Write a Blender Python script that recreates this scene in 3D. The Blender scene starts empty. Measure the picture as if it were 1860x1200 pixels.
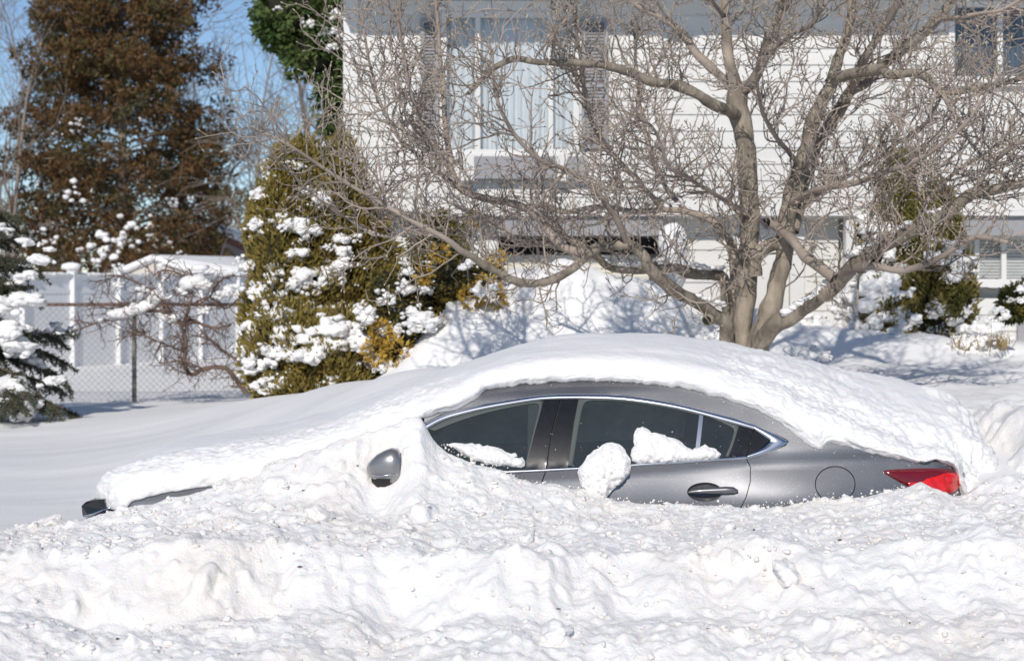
import bpy, bmesh, math, random
import numpy as np
from mathutils import Vector, Matrix
from mathutils.geometry import delaunay_2d_cdt

scene = bpy.context.scene
COL = scene.collection
RAD = math.radians

# ------------------------------------------------------------------ camera
FPX, CX, HY, CAMH = 3300.0, 930.0, 510.0, 2.0      # focal length and horizon in photograph pixels
cam_data = bpy.data.cameras.new('camera')
cam = bpy.data.objects.new('camera', cam_data)
COL.objects.link(cam)
cam.location = (0, 0, CAMH)
cam.rotation_euler = (RAD(90), 0, 0)
cam_data.sensor_width = 36.0
cam_data.lens = FPX / 1860.0 * 36.0
cam_data.shift_y = (HY - 600.0) / 1860.0
cam_data.clip_start = 0.1
cam_data.clip_end = 3000
cam_data.dof.use_dof = True
cam_data.dof.focus_distance = 10.6
cam_data.dof.aperture_fstop = 3.2
scene.camera = cam

# ------------------------------------------------------------------ sky and sun
SUN_AZ, SUN_EL = 11.0, 33.0          # degrees to the left of straight behind the camera, and above the horizon
world = bpy.data.worlds.new('World')
scene.world = world
world.use_nodes = True
wn = world.node_tree
wn.nodes.clear()
sky = wn.nodes.new('ShaderNodeTexSky')
sky.sky_type = 'NISHITA'
sky.sun_disc = False
sky.sun_elevation = RAD(SUN_EL)
sky.sun_rotation = RAD(180 + SUN_AZ)
sky.air_density = 1.0
sky.dust_density = 0.0
sky.ozone_density = 3.0
sky.altitude = 2500
bg = wn.nodes.new('ShaderNodeBackground')
bg.inputs['Strength'].default_value = 0.09
wo = wn.nodes.new('ShaderNodeOutputWorld')
wn.links.new(sky.outputs[0], bg.inputs[0])
wn.links.new(bg.outputs[0], wo.inputs[0])

sun_data = bpy.data.lights.new('sun', 'SUN')
sun_data.energy = 3.1
sun_data.angle = RAD(0.6)
sun_data.color = (1.0, 0.945, 0.87)
sun = bpy.data.objects.new('sun', sun_data)
COL.objects.link(sun)
_a, _e = RAD(SUN_AZ), RAD(SUN_EL)
TO_SUN = Vector((-math.sin(_a) * math.cos(_e), -math.cos(_a) * math.cos(_e), math.sin(_e)))
sun.rotation_euler = TO_SUN.to_track_quat('Z', 'Y').to_euler()
sun.location = (-8, -12, 12)

scene.view_settings.view_transform = 'Standard'
scene.view_settings.look = 'None'
scene.view_settings.exposure = 0.12
scene.view_settings.gamma = 1.0
scene.view_settings.use_curve_mapping = False
scene.cycles.max_bounces = 8
scene.cycles.diffuse_bounces = 6
scene.cycles.transparent_max_bounces = 16
scene.cycles.use_denoising = True


# ------------------------------------------------------------------ helpers
def P(px, py, Y):
    """a point at depth Y that the photograph shows at pixel px, py"""
    return ((px - CX) / FPX * Y, Y, CAMH - (py - HY) / FPX * Y)


def _hash(ix, iy, iz, seed):
    h = (ix * 374761393 + iy * 668265263 + iz * 2147483647 + seed * 974711) & 0xffffffff
    h = ((h ^ (h >> 13)) * 1274126177) & 0xffffffff
    h = (h ^ (h >> 16)) & 0xffffffff
    return h.astype(np.float64) / 4294967295.0 * 2 - 1


def vnoise(x, y, z=0.0, seed=0):
    x, y, z = np.broadcast_arrays(np.asarray(x, float), np.asarray(y, float), np.asarray(z, float))
    ix, iy, iz = np.floor(x).astype(np.int64), np.floor(y).astype(np.int64), np.floor(z).astype(np.int64)
    fx, fy, fz = x - ix, y - iy, z - iz
    u, v, w = [f * f * f * (f * (f * 6 - 15) + 10) for f in (fx, fy, fz)]
    r = 0
    for dx in (0, 1):
        for dy in (0, 1):
            for dz in (0, 1):
                wt = (u if dx else 1 - u) * (v if dy else 1 - v) * (w if dz else 1 - w)
                r = r + wt * _hash(ix + dx, iy + dy, iz + dz, seed)
    return r


def fbm(x, y, z=0.0, oct=4, seed=0, gain=0.5):
    r, a, f = 0, 1.0, 1.0
    for o in range(oct):
        r = r + a * vnoise(np.asarray(x) * f, np.asarray(y) * f, np.asarray(z) * f, seed + o * 17)
        a *= gain
        f *= 2.03
    return r


def sstep(a, b, x):
    t = np.clip((np.asarray(x, float) - a) / (b - a), 0, 1)
    return t * t * (3 - 2 * t)


def mesh_np(name, verts, faces, smooth=True):
    """mesh from numpy arrays; faces is (n,3) or (n,4), or a list of such arrays"""
    me = bpy.data.meshes.new(name)
    verts = np.asarray(verts, np.float32).reshape(-1, 3)
    fl = [np.asarray(f, np.int32) for f in (faces if isinstance(faces, list) else [faces]) if len(f)]
    me.vertices.add(len(verts))
    me.vertices.foreach_set('co', verts.ravel())
    loops = np.concatenate([f.ravel() for f in fl])
    sizes = np.concatenate([np.full(len(f), f.shape[1], np.int32) for f in fl])
    starts = np.concatenate([[0], np.cumsum(sizes)[:-1]]).astype(np.int32)
    me.loops.add(len(loops))
    me.loops.foreach_set('vertex_index', loops)
    me.polygons.add(len(sizes))
    me.polygons.foreach_set('loop_start', starts)
    me.polygons.foreach_set('loop_total', sizes)
    if smooth:
        me.polygons.foreach_set('use_smooth', np.ones(len(sizes), bool))
    me.update(calc_edges=True)
    return me


def link(name, me, mat=None, parent=None, **tags):
    o = bpy.data.objects.new(name, me)
    COL.objects.link(o)
    if mat is not None and me is not None and not me.materials:
        me.materials.append(mat)
    if parent is not None:
        o.parent = parent
    for k, v in tags.items():
        o[k] = v
    return o


def tag(o, label=None, category=None, group=None, kind=None):
    for k, v in (('label', label), ('category', category), ('group', group), ('kind', kind)):
        if v:
            o[k] = v
    return o


def empty(name, loc=(0, 0, 0)):
    o = bpy.data.objects.new(name, None)
    o.empty_display_size = 0.2
    COL.objects.link(o)
    o.location = loc
    return o


class MB:
    """collects simple shapes and links them as one mesh object (world coordinates)"""
    def __init__(self):
        self.v, self.f = [], []

    def add(self, verts, faces):
        n = len(self.v)
        self.v += [tuple(p) for p in verts]
        self.f += [tuple(i + n for i in f) for f in faces]
        return self

    def box(self, x0, x1, y0, y1, z0, z1, bev=0.0):
        if bev <= 0:
            return self.add([(x, y, z) for x in (x0, x1) for y in (y0, y1) for z in (z0, z1)],
                            [(0, 1, 3, 2), (4, 6, 7, 5), (0, 4, 5, 1), (2, 3, 7, 6), (0, 2, 6, 4), (1, 5, 7, 3)])
        b = bev
        pts = [(x0 + b, y0), (x1 - b, y0), (x1, y0 + b), (x1, y1 - b), (x1 - b, y1), (x0 + b, y1), (x0, y1 - b), (x0, y0 + b)]
        vs = [(x, y, z0) for x, y in pts] + [(x, y, z1) for x, y in pts]
        fs = [tuple(range(7, -1, -1)), tuple(range(8, 16))]
        fs += [(i, (i + 1) % 8, 8 + (i + 1) % 8, 8 + i) for i in range(8)]
        return self.add(vs, fs)

    def prism(self, poly, y0, y1):
        """polygon in x, z extruded along y"""
        n = len(poly)
        return self.add([(x, y0, z) for x, z in poly] + [(x, y1, z) for x, z in poly],
                        [tuple(range(n)), tuple(range(2 * n - 1, n - 1, -1))] +
                        [(i + n, (i + 1) % n + n, (i + 1) % n, i) for i in range(n)])

    def tube(self, pts, rad, sides=8, cap=True):
        pts = [Vector(p) for p in pts]
        rr = rad if hasattr(rad, '__len__') else [rad] * len(pts)
        n0 = len(self.v)
        up = Vector((0.13, 0.21, 0.97))
        for i, p in enumerate(pts):
            d = (pts[min(i + 1, len(pts) - 1)] - pts[max(i - 1, 0)])
            d = d.normalized() if d.length > 1e-9 else Vector((0, 0, 1))
            a = d.cross(up)
            if a.length < 0.05:
                a = d.cross(Vector((1, 0, 0)))
            a.normalize()
            b = d.cross(a)
            for k in range(sides):
                t = 2 * math.pi * k / sides
                self.v.append(tuple(p + (a * math.cos(t) + b * math.sin(t)) * rr[i]))
        for i in range(len(pts) - 1):
            for k in range(sides):
                k2 = (k + 1) % sides
                self.f.append((n0 + i * sides + k, n0 + i * sides + k2, n0 + (i + 1) * sides + k2, n0 + (i + 1) * sides + k))
        if cap:
            self.f.append(tuple(n0 + k for k in range(sides - 1, -1, -1)))
            self.f.append(tuple(n0 + (len(pts) - 1) * sides + k for k in range(sides)))
        return self

    def build(self, name, mat, parent=None, smooth=False, **tags):
        me = bpy.data.meshes.new(name)
        me.from_pydata(self.v, [], self.f)
        if smooth:
            me.polygons.foreach_set('use_smooth', np.ones(len(me.polygons), bool))
        me.update()
        return link(name, me, mat, parent, **tags)


def move_origin(o, loc):
    """put an object's origin at loc without moving its geometry"""
    me = o.data
    me.transform(Matrix.Translation(-Vector(loc)))
    o.location = loc


def parent_keep(child, parent):
    child.parent = parent
    child.matrix_parent_inverse = Matrix.Translation(-Vector(parent.location))


# ------------------------------------------------------------------ materials
def mat_new(name):
    m = bpy.data.materials.new(name)
    m.use_nodes = True
    nt = m.node_tree
    b = nt.nodes['Principled BSDF']
    return m, nt, b


def mat_plain(name, col, rough=0.6, metallic=0.0, spec=0.5, coat=0.0, var=0.0, scale=8.0, bump=0.0, bscale=60.0, detail=5.0, stretch=None):
    m, nt, b = mat_new(name)
    b.inputs['Base Color'].default_value = (*col, 1)
    b.inputs['Roughness'].default_value = rough
    b.inputs['Metallic'].default_value = metallic
    b.inputs['Specular IOR Level'].default_value = spec
    b.inputs['Coat Weight'].default_value = coat
    tc = nt.nodes.new('ShaderNodeTexCoord')
    vec = tc.outputs['Object']
    if stretch:
        mp = nt.nodes.new('ShaderNodeMapping')
        mp.inputs['Scale'].default_value = stretch
        nt.links.new(vec, mp.inputs[0])
        vec = mp.outputs[0]
    if var > 0:
        n = nt.nodes.new('ShaderNodeTexNoise')
        n.inputs['Scale'].default_value = scale
        n.inputs['Detail'].default_value = detail
        nt.links.new(vec, n.inputs['Vector'])
        r = nt.nodes.new('ShaderNodeValToRGB')
        r.color_ramp.elements[0].position = 0.3
        r.color_ramp.elements[1].position = 0.7
        r.color_ramp.elements[0].color = (*[c * (1 - var) for c in col], 1)
        r.color_ramp.elements[1].color = (*[min(1, c * (1 + var)) for c in col], 1)
        nt.links.new(n.outputs['Fac'], r.inputs[0])
        nt.links.new(r.outputs[0], b.inputs['Base Color'])
    if bump > 0:
        n2 = nt.nodes.new('ShaderNodeTexNoise')
        n2.inputs['Scale'].default_value = bscale
        n2.inputs['Detail'].default_value = 6
        nt.links.new(vec, n2.inputs['Vector'])
        bp = nt.nodes.new('ShaderNodeBump')
        bp.inputs['Strength'].default_value = 1.0
        bp.inputs['Distance'].default_value = bump
        nt.links.new(n2.outputs['Fac'], bp.inputs['Height'])
        nt.links.new(bp.outputs[0], b.inputs['Normal'])
    return m


def mat_snow(name, col=(0.87, 0.885, 0.92), tint=None, bump=0.004, bscale=55.0, sss=0.0, clod=0.0):
    m, nt, b = mat_new(name)
    b.inputs['Roughness'].default_value = 0.75
    b.inputs['Specular IOR Level'].default_value = 0.15
    if sss:
        b.inputs['Subsurface Weight'].default_value = sss
        b.inputs['Subsurface Radius'].default_value = (0.6, 0.8, 1.0)
        b.inputs['Subsurface Scale'].default_value = 0.016
    tc = nt.nodes.new('ShaderNodeNewGeometry')
    b.inputs['Base Color'].default_value = (*col, 1)
    if tint:
        n = nt.nodes.new('ShaderNodeTexNoise')
        n.inputs['Scale'].default_value = 1.7
        n.inputs['Detail'].default_value = 7
        n.inputs['Roughness'].default_value = 0.62
        nt.links.new(tc.outputs['Position'], n.inputs['Vector'])
        r = nt.nodes.new('ShaderNodeValToRGB')
        r.color_ramp.elements[0].position = 0.46
        r.color_ramp.elements[1].position = 0.72
        r.color_ramp.elements[0].color = (*col, 1)
        r.color_ramp.elements[1].color = (*tint, 1)
        nt.links.new(n.outputs['Fac'], r.inputs[0])
        nt.links.new(r.outputs[0], b.inputs['Base Color'])
    n2 = nt.nodes.new('ShaderNodeTexNoise')
    n2.inputs['Scale'].default_value = bscale
    n2.inputs['Detail'].default_value = 8
    n2.inputs['Roughness'].default_value = 0.6
    nt.links.new(tc.outputs['Position'], n2.inputs['Vector'])
    h = n2.outputs['Fac']
    if clod:
        vo = nt.nodes.new('ShaderNodeTexVoronoi')
        vo.inputs['Scale'].default_value = 24.0
        nt.links.new(tc.outputs['Position'], vo.inputs['Vector'])
        ma = nt.nodes.new('ShaderNodeMath')
        ma.operation = 'MULTIPLY_ADD'
        ma.inputs[1].default_value = -clod
        nt.links.new(vo.outputs['Distance'], ma.inputs[0])
        nt.links.new(h, ma.inputs[2])
        h = ma.outputs[0]
    bp = nt.nodes.new('ShaderNodeBump')
    bp.inputs['Strength'].default_value = 1.0
    bp.inputs['Distance'].default_value = bump
    nt.links.new(h, bp.inputs['Height'])
    nt.links.new(bp.outputs[0], b.inputs['Normal'])
    return m


def mat_glass(name, tint, rough=0.02, ior=1.5, gloss=1.0, film=0.0, film_col=(0.6, 0.66, 0.67)):
    """thin pane: tinted see-through mixed with a mirror by Fresnel, so light still reaches what is behind"""
    m = bpy.data.materials.new(name)
    m.use_nodes = True
    nt = m.node_tree
    nt.nodes.clear()
    out = nt.nodes.new('ShaderNodeOutputMaterial')
    tr = nt.nodes.new('ShaderNodeBsdfTransparent')
    tr.inputs[0].default_value = (*tint, 1)
    gl = nt.nodes.new('ShaderNodeBsdfGlossy')
    gl.inputs['Roughness'].default_value = rough
    gl.inputs[0].default_value = (gloss, gloss, gloss, 1)
    lw = nt.nodes.new('ShaderNodeLayerWeight')       # Schlick's curve, the same from both sides of the pane
    lw.inputs['Blend'].default_value = 0.5
    pw = nt.nodes.new('ShaderNodeMath')
    pw.operation = 'POWER'
    pw.inputs[1].default_value = 5.0
    nt.links.new(lw.outputs['Facing'], pw.inputs[0])
    fr = nt.nodes.new('ShaderNodeMath')
    fr.operation = 'MULTIPLY_ADD'
    f0 = ((ior - 1) / (ior + 1)) ** 2 * 1.2
    fr.inputs[1].default_value = 1 - f0
    fr.inputs[2].default_value = f0
    nt.links.new(pw.outputs[0], fr.inputs[0])
    mx = nt.nodes.new('ShaderNodeMixShader')
    nt.links.new(fr.outputs[0], mx.inputs[0])
    nt.links.new(tr.outputs[0], mx.inputs[1])
    nt.links.new(gl.outputs[0], mx.inputs[2])
    if film > 0:                        # pale film: haze and reflection painted on the pane, with winter dust and frost
        df = nt.nodes.new('ShaderNodeBsdfDiffuse')
        df.inputs[0].default_value = (*film_col, 1)
        tc = nt.nodes.new('ShaderNodeTexCoord')
        n = nt.nodes.new('ShaderNodeTexNoise')
        n.inputs['Scale'].default_value = 9
        n.inputs['Detail'].default_value = 9
        nt.links.new(tc.outputs['Object'], n.inputs['Vector'])
        mr = nt.nodes.new('ShaderNodeMapRange')
        mr.inputs['To Min'].default_value = film * .7
        mr.inputs['To Max'].default_value = film * 1.3
        nt.links.new(n.outputs['Fac'], mr.inputs['Value'])
        m2 = nt.nodes.new('ShaderNodeMixShader')
        nt.links.new(mr.outputs[0], m2.inputs[0])
        nt.links.new(mx.outputs[0], m2.inputs[1])
        nt.links.new(df.outputs[0], m2.inputs[2])
        mx = m2
    nt.links.new(mx.outputs[0], out.inputs[0])
    return m


def mat_leaf(name, cols, scale=3.0, rough=0.7, trans=0.0):
    """foliage: colour drifts in patches between the given colours"""
    m, nt, b = mat_new(name)
    b.inputs['Roughness'].default_value = rough
    b.inputs['Specular IOR Level'].default_value = 0.25
    tc = nt.nodes.new('ShaderNodeTexCoord')
    n = nt.nodes.new('ShaderNodeTexNoise')
    n.inputs['Scale'].default_value = scale
    n.inputs['Detail'].default_value = 8
    n.inputs['Roughness'].default_value = 0.7
    nt.links.new(tc.outputs['Object'], n.inputs['Vector'])
    r = nt.nodes.new('ShaderNodeValToRGB')
    el = r.color_ramp.elements
    el[0].position, el[1].position = 0.32, 0.68
    el[0].color, el[1].color = (*cols[0], 1), (*cols[-1], 1)
    for i, c in enumerate(cols[1:-1]):
        e = el.new(0.32 + 0.36 * (i + 1) / (len(cols) - 1))
        e.color = (*c, 1)
    nt.links.new(n.outputs['Fac'], r.inputs[0])
    nt.links.new(r.outputs[0], b.inputs['Base Color'])
    return m


M = {}
M['snow'] = mat_snow('fresh_snow', col=(0.89, 0.88, 0.866), bump=0.003, bscale=70)
M['snow_plow'] = mat_snow('plowed_snow', col=(0.90, 0.885, 0.868), tint=(0.86, 0.815, 0.765), bump=0.010, bscale=62, clod=0.0, sss=0.7)
M['snow_rough'] = mat_snow('crusted_snow', col=(0.90, 0.888, 0.872), bump=0.005, bscale=50, sss=0.5)
M['snow_clump'] = mat_snow('clinging_snow', col=(0.90, 0.888, 0.875), bump=0.012, bscale=48)
M['white_siding'] = mat_plain('white_siding', (0.655, 0.645, 0.62), rough=0.55, var=0.05, scale=2.5, stretch=(0.6, 1, 4))
M['white_trim'] = mat_plain('white_trim', (0.70, 0.69, 0.67), rough=0.45, var=0.02, scale=4)
M['cream_door'] = mat_plain('cream_door', (0.74, 0.70, 0.60), rough=0.5, var=0.03)
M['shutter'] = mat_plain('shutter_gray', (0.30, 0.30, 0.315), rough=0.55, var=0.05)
M['dark'] = mat_plain('dark_opening', (0.035, 0.036, 0.04), rough=0.7, var=0.2)
M['vinyl'] = mat_plain('white_vinyl', (0.80, 0.80, 0.81), rough=0.4, var=0.02)
M['shingle'] = mat_plain('gray_shingle', (0.16, 0.155, 0.15), rough=0.9, var=0.3, scale=30)
M['stone'] = mat_plain('gray_stone', (0.25, 0.25, 0.25), rough=0.85, var=0.25, scale=14, bump=0.004)
M['curtain'] = mat_plain('white_curtain', (0.66, 0.68, 0.69), rough=0.9, var=0.04)
M['room_shade'] = mat_plain('shaded_room', (0.10, 0.125, 0.16), rough=0.9, var=0.15)  # room shade and mirrored sky put into a dark blue colour
M['pane'] = mat_glass('window_pane', (0.90, 0.92, 0.93), rough=0.01, ior=1.55)
M['blind'] = mat_plain('window_blind', (0.62, 0.62, 0.60), rough=0.6, var=0.04)
# ------------------------------------------------------------------ the ground under snow
def tps_fit(pts):
    pts = np.array(pts, float)
    n = len(pts)
    d = np.hypot(pts[:, None, 0] - pts[None, :, 0], pts[:, None, 1] - pts[None, :, 1])
    K = np.where(d > 0, d * d * np.log(d + 1e-12), 0) + np.eye(n) * 0.02
    Pm = np.c_[np.ones(n), pts[:, :2]]
    A = np.zeros((n + 3, n + 3))
    A[:n, :n], A[:n, n:], A[n:, :n] = K, Pm, Pm.T
    w = np.linalg.solve(A, np.r_[pts[:, 2], 0, 0, 0])

    def f(x, y):
        r = w[n] + w[n + 1] * x + w[n + 2] * y
        for i in range(n):
            dd = (x - pts[i, 0]) ** 2 + (y - pts[i, 1]) ** 2
            r = r + w[i] * 0.5 * dd * np.log(dd + 1e-12)
        return r
    return f


_yard = tps_fit([
    (-8, 9, .42), (-8, 14, .5), (-8, 20, .5), (-8, 27, .55), (-5, 9, .42), (-5, 10.5, .47), (-5, 12, .5), (-5, 15, .5), (-5, 19, .5),
    (-5, 23, .47), (-5, 28, .6), (-3.2, 10.4, .48), (-3.2, 12, .5), (-3.2, 14, .53), (-3.6, 17, .54),
    (-.75, 13, 1.36), (-1.5, 15, 1.14), (-2.62, 18, .82), (-3.8, 21, .53), (-3.4, 24, .5), (-2.4, 12.1, .56), (-1.7, 12.1, .84), (-1.15, 12.1, 1.1),
    (-2.1, 13.5, .78), (-2.7, 15.5, .72),
    (0, 12.6, 1.28), (0, 15, 1.12), (-.6, 17, 1.02), (-1.4, 20, .8), (1, 13, 1.15), (2, 12.3, 1.1), (2.6, 11.8, 1.08), (4, 12.4, 1.08),
    (4.2, 13.4, 1.12), (5, 14, 1.12), (3, 16, 1.15), (5, 18, 1.2), (3, 20, 1.26), (6, 20.5, 1.28), (8, 14, 1.1), (8, 20, 1.24), (1, 20.5, 1.2),
    (2.9, 10.2, .85), (4, 10.3, .9), (8, 10, .9)])


def ground_z(x, y, detail=True):
    x, y = np.asarray(x, float), np.asarray(y, float)
    zi = _yard(np.clip(x, -8, 8), np.clip(y, 9, 28))
    zi = np.clip(zi, 0.35, 1.6)
    # the snow-buried bed in front of the house
    for (cx, cy, rx, ry, h) in ((0.30, 18.8, .62, .9, .56), (1.10, 18.9, .75, .9, .60), (1.62, 19.0, .5, .8, .26), (-.28, 18.6, .55, .8, .56), (-.8, 18.2, .45, .6, .36), (.7, 18.7, .5, .8, .12),
                                (3.1, 19.6, .7, .7, .25), (4.1, 19.4, .6, .6, .12), (5.2, 19.3, .8, .5, .15), (2.55, 19.9, .4, .5, .3)):
        q = ((x - cx) / rx) ** 2 + ((y - cy) / ry) ** 2
        zi = zi + h * np.exp(-q ** 1.3 * .8)
    far = sstep(26, 34, y)
    zi = zi * (1 - far) + 0.55 * far
    side = sstep(8, 14, np.abs(x))
    zi = zi * (1 - side) + 0.55 * side
    if detail:
        right = sstep(-.3, 1.5, x) * sstep(11.8, 12.6, y) * (1 - sstep(24, 28, y))
        zi = zi + 0.007 * fbm(x * 0.7 + y * .2, y * 2.2, 0, 4, 5)
        zi = zi + right * (0.045 * fbm(x * 1.6, y * 1.1, 0, 5, 9, .55) - 0.05 * np.abs(vnoise(x * 2.3, y * 1.4, 0, 77)))
        mound = np.exp(-((x - .5) / 1.2) ** 2 - ((y - 18.6) / .9) ** 2)
        zi = zi + mound * .05 * fbm(x * 4, y * 4, 0, 3, 15)
        led = sstep(2.0, 3.2, x) * np.exp(-((y - 13.3 - .06 * np.sin(x * 3)) / .18) ** 2)
        zi = zi + .06 * led
    # the street in front, and the hollow the car stands in
    street = 1 - sstep(8.6, 9.9, y)
    zi = zi * (1 - street) + street * (0.03 + 0.01 * fbm(x * 3, y * 3, 0, 3, 3))
    car = (sstep(-2.55, -2.3, x) - sstep(2.35, 2.6, x)) * (1 - sstep(11.75, 12.0, y)) * sstep(8, 9, y)
    zi = zi * (1 - car) + car * 0.02
    return zi


def build_ground():
    xs = np.r_[-600, -300, -150, -80, -45, -28, -18, np.arange(-12, -6, .3), np.arange(-6, 7.5, .05), np.arange(7.5, 12, .3), 13, 18, 28, 45, 80, 150, 300, 600]
    ys = np.r_[-300, -120, -60, -30, -15, -8, -4, 0, 2, 4, 6, 7.5, np.arange(8.5, 24, .055), np.arange(24, 34, .35), 36, 40, 46, 55, 70, 100, 160, 300, 600, 1200, 2500]
    X, Y = np.meshgrid(xs, ys)
    Z = ground_z(X, Y)
    nx, ny = len(xs), len(ys)
    i = np.arange(ny * nx).reshape(ny, nx)
    f = np.stack([i[:-1, :-1], i[:-1, 1:], i[1:, 1:], i[1:, :-1]], -1).reshape(-1, 4)
    o = link('ground', mesh_np('ground', np.stack([X, Y, Z], -1), f), M['snow'])
    tag(o, 'smooth snow lying over the yard and street', None, None, 'structure')


build_ground()


# ------------------------------------------------------------------ the plowed bank along the street
def interp_px(tab):
    t = np.array(tab, float)
    return lambda px: np.interp(px, t[:, 0], t[:, 1])


# where the bank meets the side of the car, as the photograph shows it
CONTACT = interp_px([(-600, 985), (-200, 985), (0, 972), (60, 958), (120, 955), (150, 950), (200, 938), (240, 922), (280, 914), (330, 903), (395, 886), (440, 868), (500, 850),
                     (560, 830), (620, 802), (680, 778), (720, 764), (750, 755), (768, 757), (776, 774), (784, 788), (795, 802), (815, 818), (860, 838), (915, 858), (945, 872), (975, 882), (1040, 888), (1062, 893),
                     (1100, 909), (1150, 916), (1250, 919), (1300, 922), (1345, 926), (1400, 920), (1440, 914), (1480, 908), (1530, 909), (1570, 906), (1620, 893), (1650, 884), (1672, 874),
                     (1690, 886), (1720, 898), (1745, 897), (1765, 892), (1785, 878), (1805, 866), (1840, 852), (1880, 842), (2200, 840)])


def build_bank():
    rng = np.random.default_rng(7)
    xs = np.r_[np.arange(-9, -3.3, .12), np.arange(-3.3, 3.3, .0098), np.arange(3.3, 9, .12)]
    ys = np.r_[np.arange(5.6, 7.3, .1), np.arange(7.3, 10.02, .0098), np.arange(10.02, 10.5, .02), np.arange(10.5, 12.9, .03)]
    X, Y = np.meshgrid(xs, ys)
    px = CX + X / 10.0 * FPX
    zc = CAMH - (CONTACT(px) - HY) / FPX * 10.0
    zc = zc + sstep(400, 450, px) * (1 - sstep(740, 765, px)) * (.012 + .022 * fbm(X * 7, 1.0, 0, 4, 23, .6))
    wig = fbm(X * 1.3, 3.0, 0, 4, 21)
    ycr = 8.62 + .10 * wig + .05 * vnoise(X * 3.1, 7, 0, 4)                 # top of the cut face
    yfoot = ycr - .38 - .07 * vnoise(X * 1.7, 2, 0, 14)
    plat = .715 + .03 * fbm(X * .9, Y * .9, 0, 3, 31) - .05 * sstep(-1.5, -3.2, X) + .03 * sstep(1.6, 2.6, X)
    d = np.clip(10.0 - Y, 0, None)
    base = plat + (zc - plat) * np.exp(-(d / (np.where(zc > plat + .1, .34, .3) - .17 * np.exp(-((px - 690) / 46) ** 2))) ** 1.5)
    t = np.clip((ycr - Y) / (ycr - yfoot), 0, 1)
    wall = t ** 1.15 * (.27 + .04 * vnoise(X * 2.2, 5, 0, 8))
    foot = .30 * sstep(0, 1.3, yfoot - Y) + .16 * sstep(.9, 2.2, yfoot - Y)
    z = base - wall - foot
    # past the ends of the car the bank runs back into the yard
    beyond = sstep(10.0, 10.6, Y)
    left = 1 - sstep(-2.62, -2.35, X)
    rightm = sstep(2.5, 3.2, X + .12 * fbm(X * 2, Y * 2, 0, 3, 87))
    zr = .90 + .24 * sstep(10.0, 11.0, Y) + .06 * sstep(2.7, 3.4, X) + .0 * X - .5 * sstep(12.0, 12.8, Y)
    zl = plat - .12 - .5 * sstep(10.15, 10.7, Y)
    z = np.where(Y > 10.0, left * zl + rightm * zr + (1 - left - rightm) * np.where(X > 2.4, .62, -.2), z)
    z = np.where((Y <= 10.0) & (X > 2.3), z + (sstep(2.6, 2.95, X) * (.9 - zc) * np.exp(-((10 - Y) / .4) ** 1.5)), z)
    cheek = sstep(400, 450, px) * (1 - sstep(764, 778, px))
    z = np.where((Y > 10.0) & (cheek > 0), cheek * (zc - .02) + (1 - cheek) * z, z)
    lo = (Y > 10.03 + .3 * cheek) & (X > -2.4) & (X < 2.6)
    # lumps, then clods of many sizes
    amp = .4 + .6 * np.clip((.2 + (10 - Y) * 1.6), 0, 1)
    amp = np.where((Y > 10) & (X > 2.4), 1.7, amp)
    calm = np.exp(-((px - 690) / 100) ** 2) * np.exp(-((Y - 10) / .45) ** 2)
    amp = amp * (1 - .8 * calm)
    z = z + amp * (0.030 * fbm(X * 2.6, Y * 2.6, 0, 3, 41) + 0.026 * np.abs(fbm(X * 4.3 + .3 * wig, Y * 5.3, 0, 4, 42, .55)) + 0.013 * np.abs(fbm(X * 13, Y * 15, 0, 3, 44, .6)) + .003 * fbm(X * 40, Y * 40, 0, 2, 43))
    # runnels down the cut face
    face = np.clip(t * (1 - t) * 4, 0, 1)
    z = z - face * .05 * np.abs(fbm(X * 3.6, Y * .6, 0, 4, 51))
    n = 9000
    cx = rng.uniform(-3.4, 3.4, n)
    cy = 7.2 + (rng.random(n) ** .85) * 2.85
    right = rng.random(n) < .06
    cx[right] = rng.uniform(2.5, 3.4, right.sum())
    cy[right] = rng.uniform(9.8, 12.3, right.sum())
    r = .011 + .026 * rng.random(n) ** 3.0
    big = rng.random(n) < .006
    r[big] = rng.uniform(.045, .085, big.sum())
    zb = z.copy()
    for k in range(n):
        if cx[k] > -2.4 and cx[k] < 2.75 and cy[k] > 9.97:
            continue
        fx = np.clip((cy[k] - 8.25) / .4, 0, 1)
        if 8.18 < cy[k] < 8.66 and rng.random() < .6:
            continue
        e = 1.25
        i0, i1 = np.searchsorted(xs, [cx[k] - r[k] * e, cx[k] + r[k] * e])
        j0, j1 = np.searchsorted(ys, [cy[k] - r[k] * e, cy[k] + r[k] * e])
        if i1 - i0 < 2 or j1 - j0 < 2:
            continue
        xx, yy = X[j0:j1, i0:i1] - cx[k], Y[j0:j1, i0:i1] - cy[k]
        a = rng.uniform(0, math.pi)
        u, v = xx * math.cos(a) + yy * math.sin(a), -xx * math.sin(a) + yy * math.cos(a)
        pw = rng.uniform(1.7, 2.9)
        w1 = 1 + .45 * vnoise(xx / r[k] * 1.7 + k, yy / r[k] * 1.7, 0, 5) + .2 * vnoise(xx / r[k] * 4 + k, yy / r[k] * 4, 0, 6)
        q = w1 * (np.abs(u) / (r[k] * rng.uniform(.85, 1.25))) ** pw + w1 * (np.abs(v) / (r[k] * rng.uniform(.65, 1.05))) ** pw
        jc, ic = min((j0 + j1) // 2, len(ys) - 1), min((i0 + i1) // 2, len(xs) - 1)
        capz = np.where(q < 1, zb[jc, ic] - r[k] * .3 + r[k] * rng.uniform(.45, .85) * np.sqrt(np.clip(1 - q, 0, 1))
                        + u * rng.uniform(-.5, .5) + v * rng.uniform(-.5, .5), -9)
        z[j0:j1, i0:i1] = np.maximum(z[j0:j1, i0:i1], capz)
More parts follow.
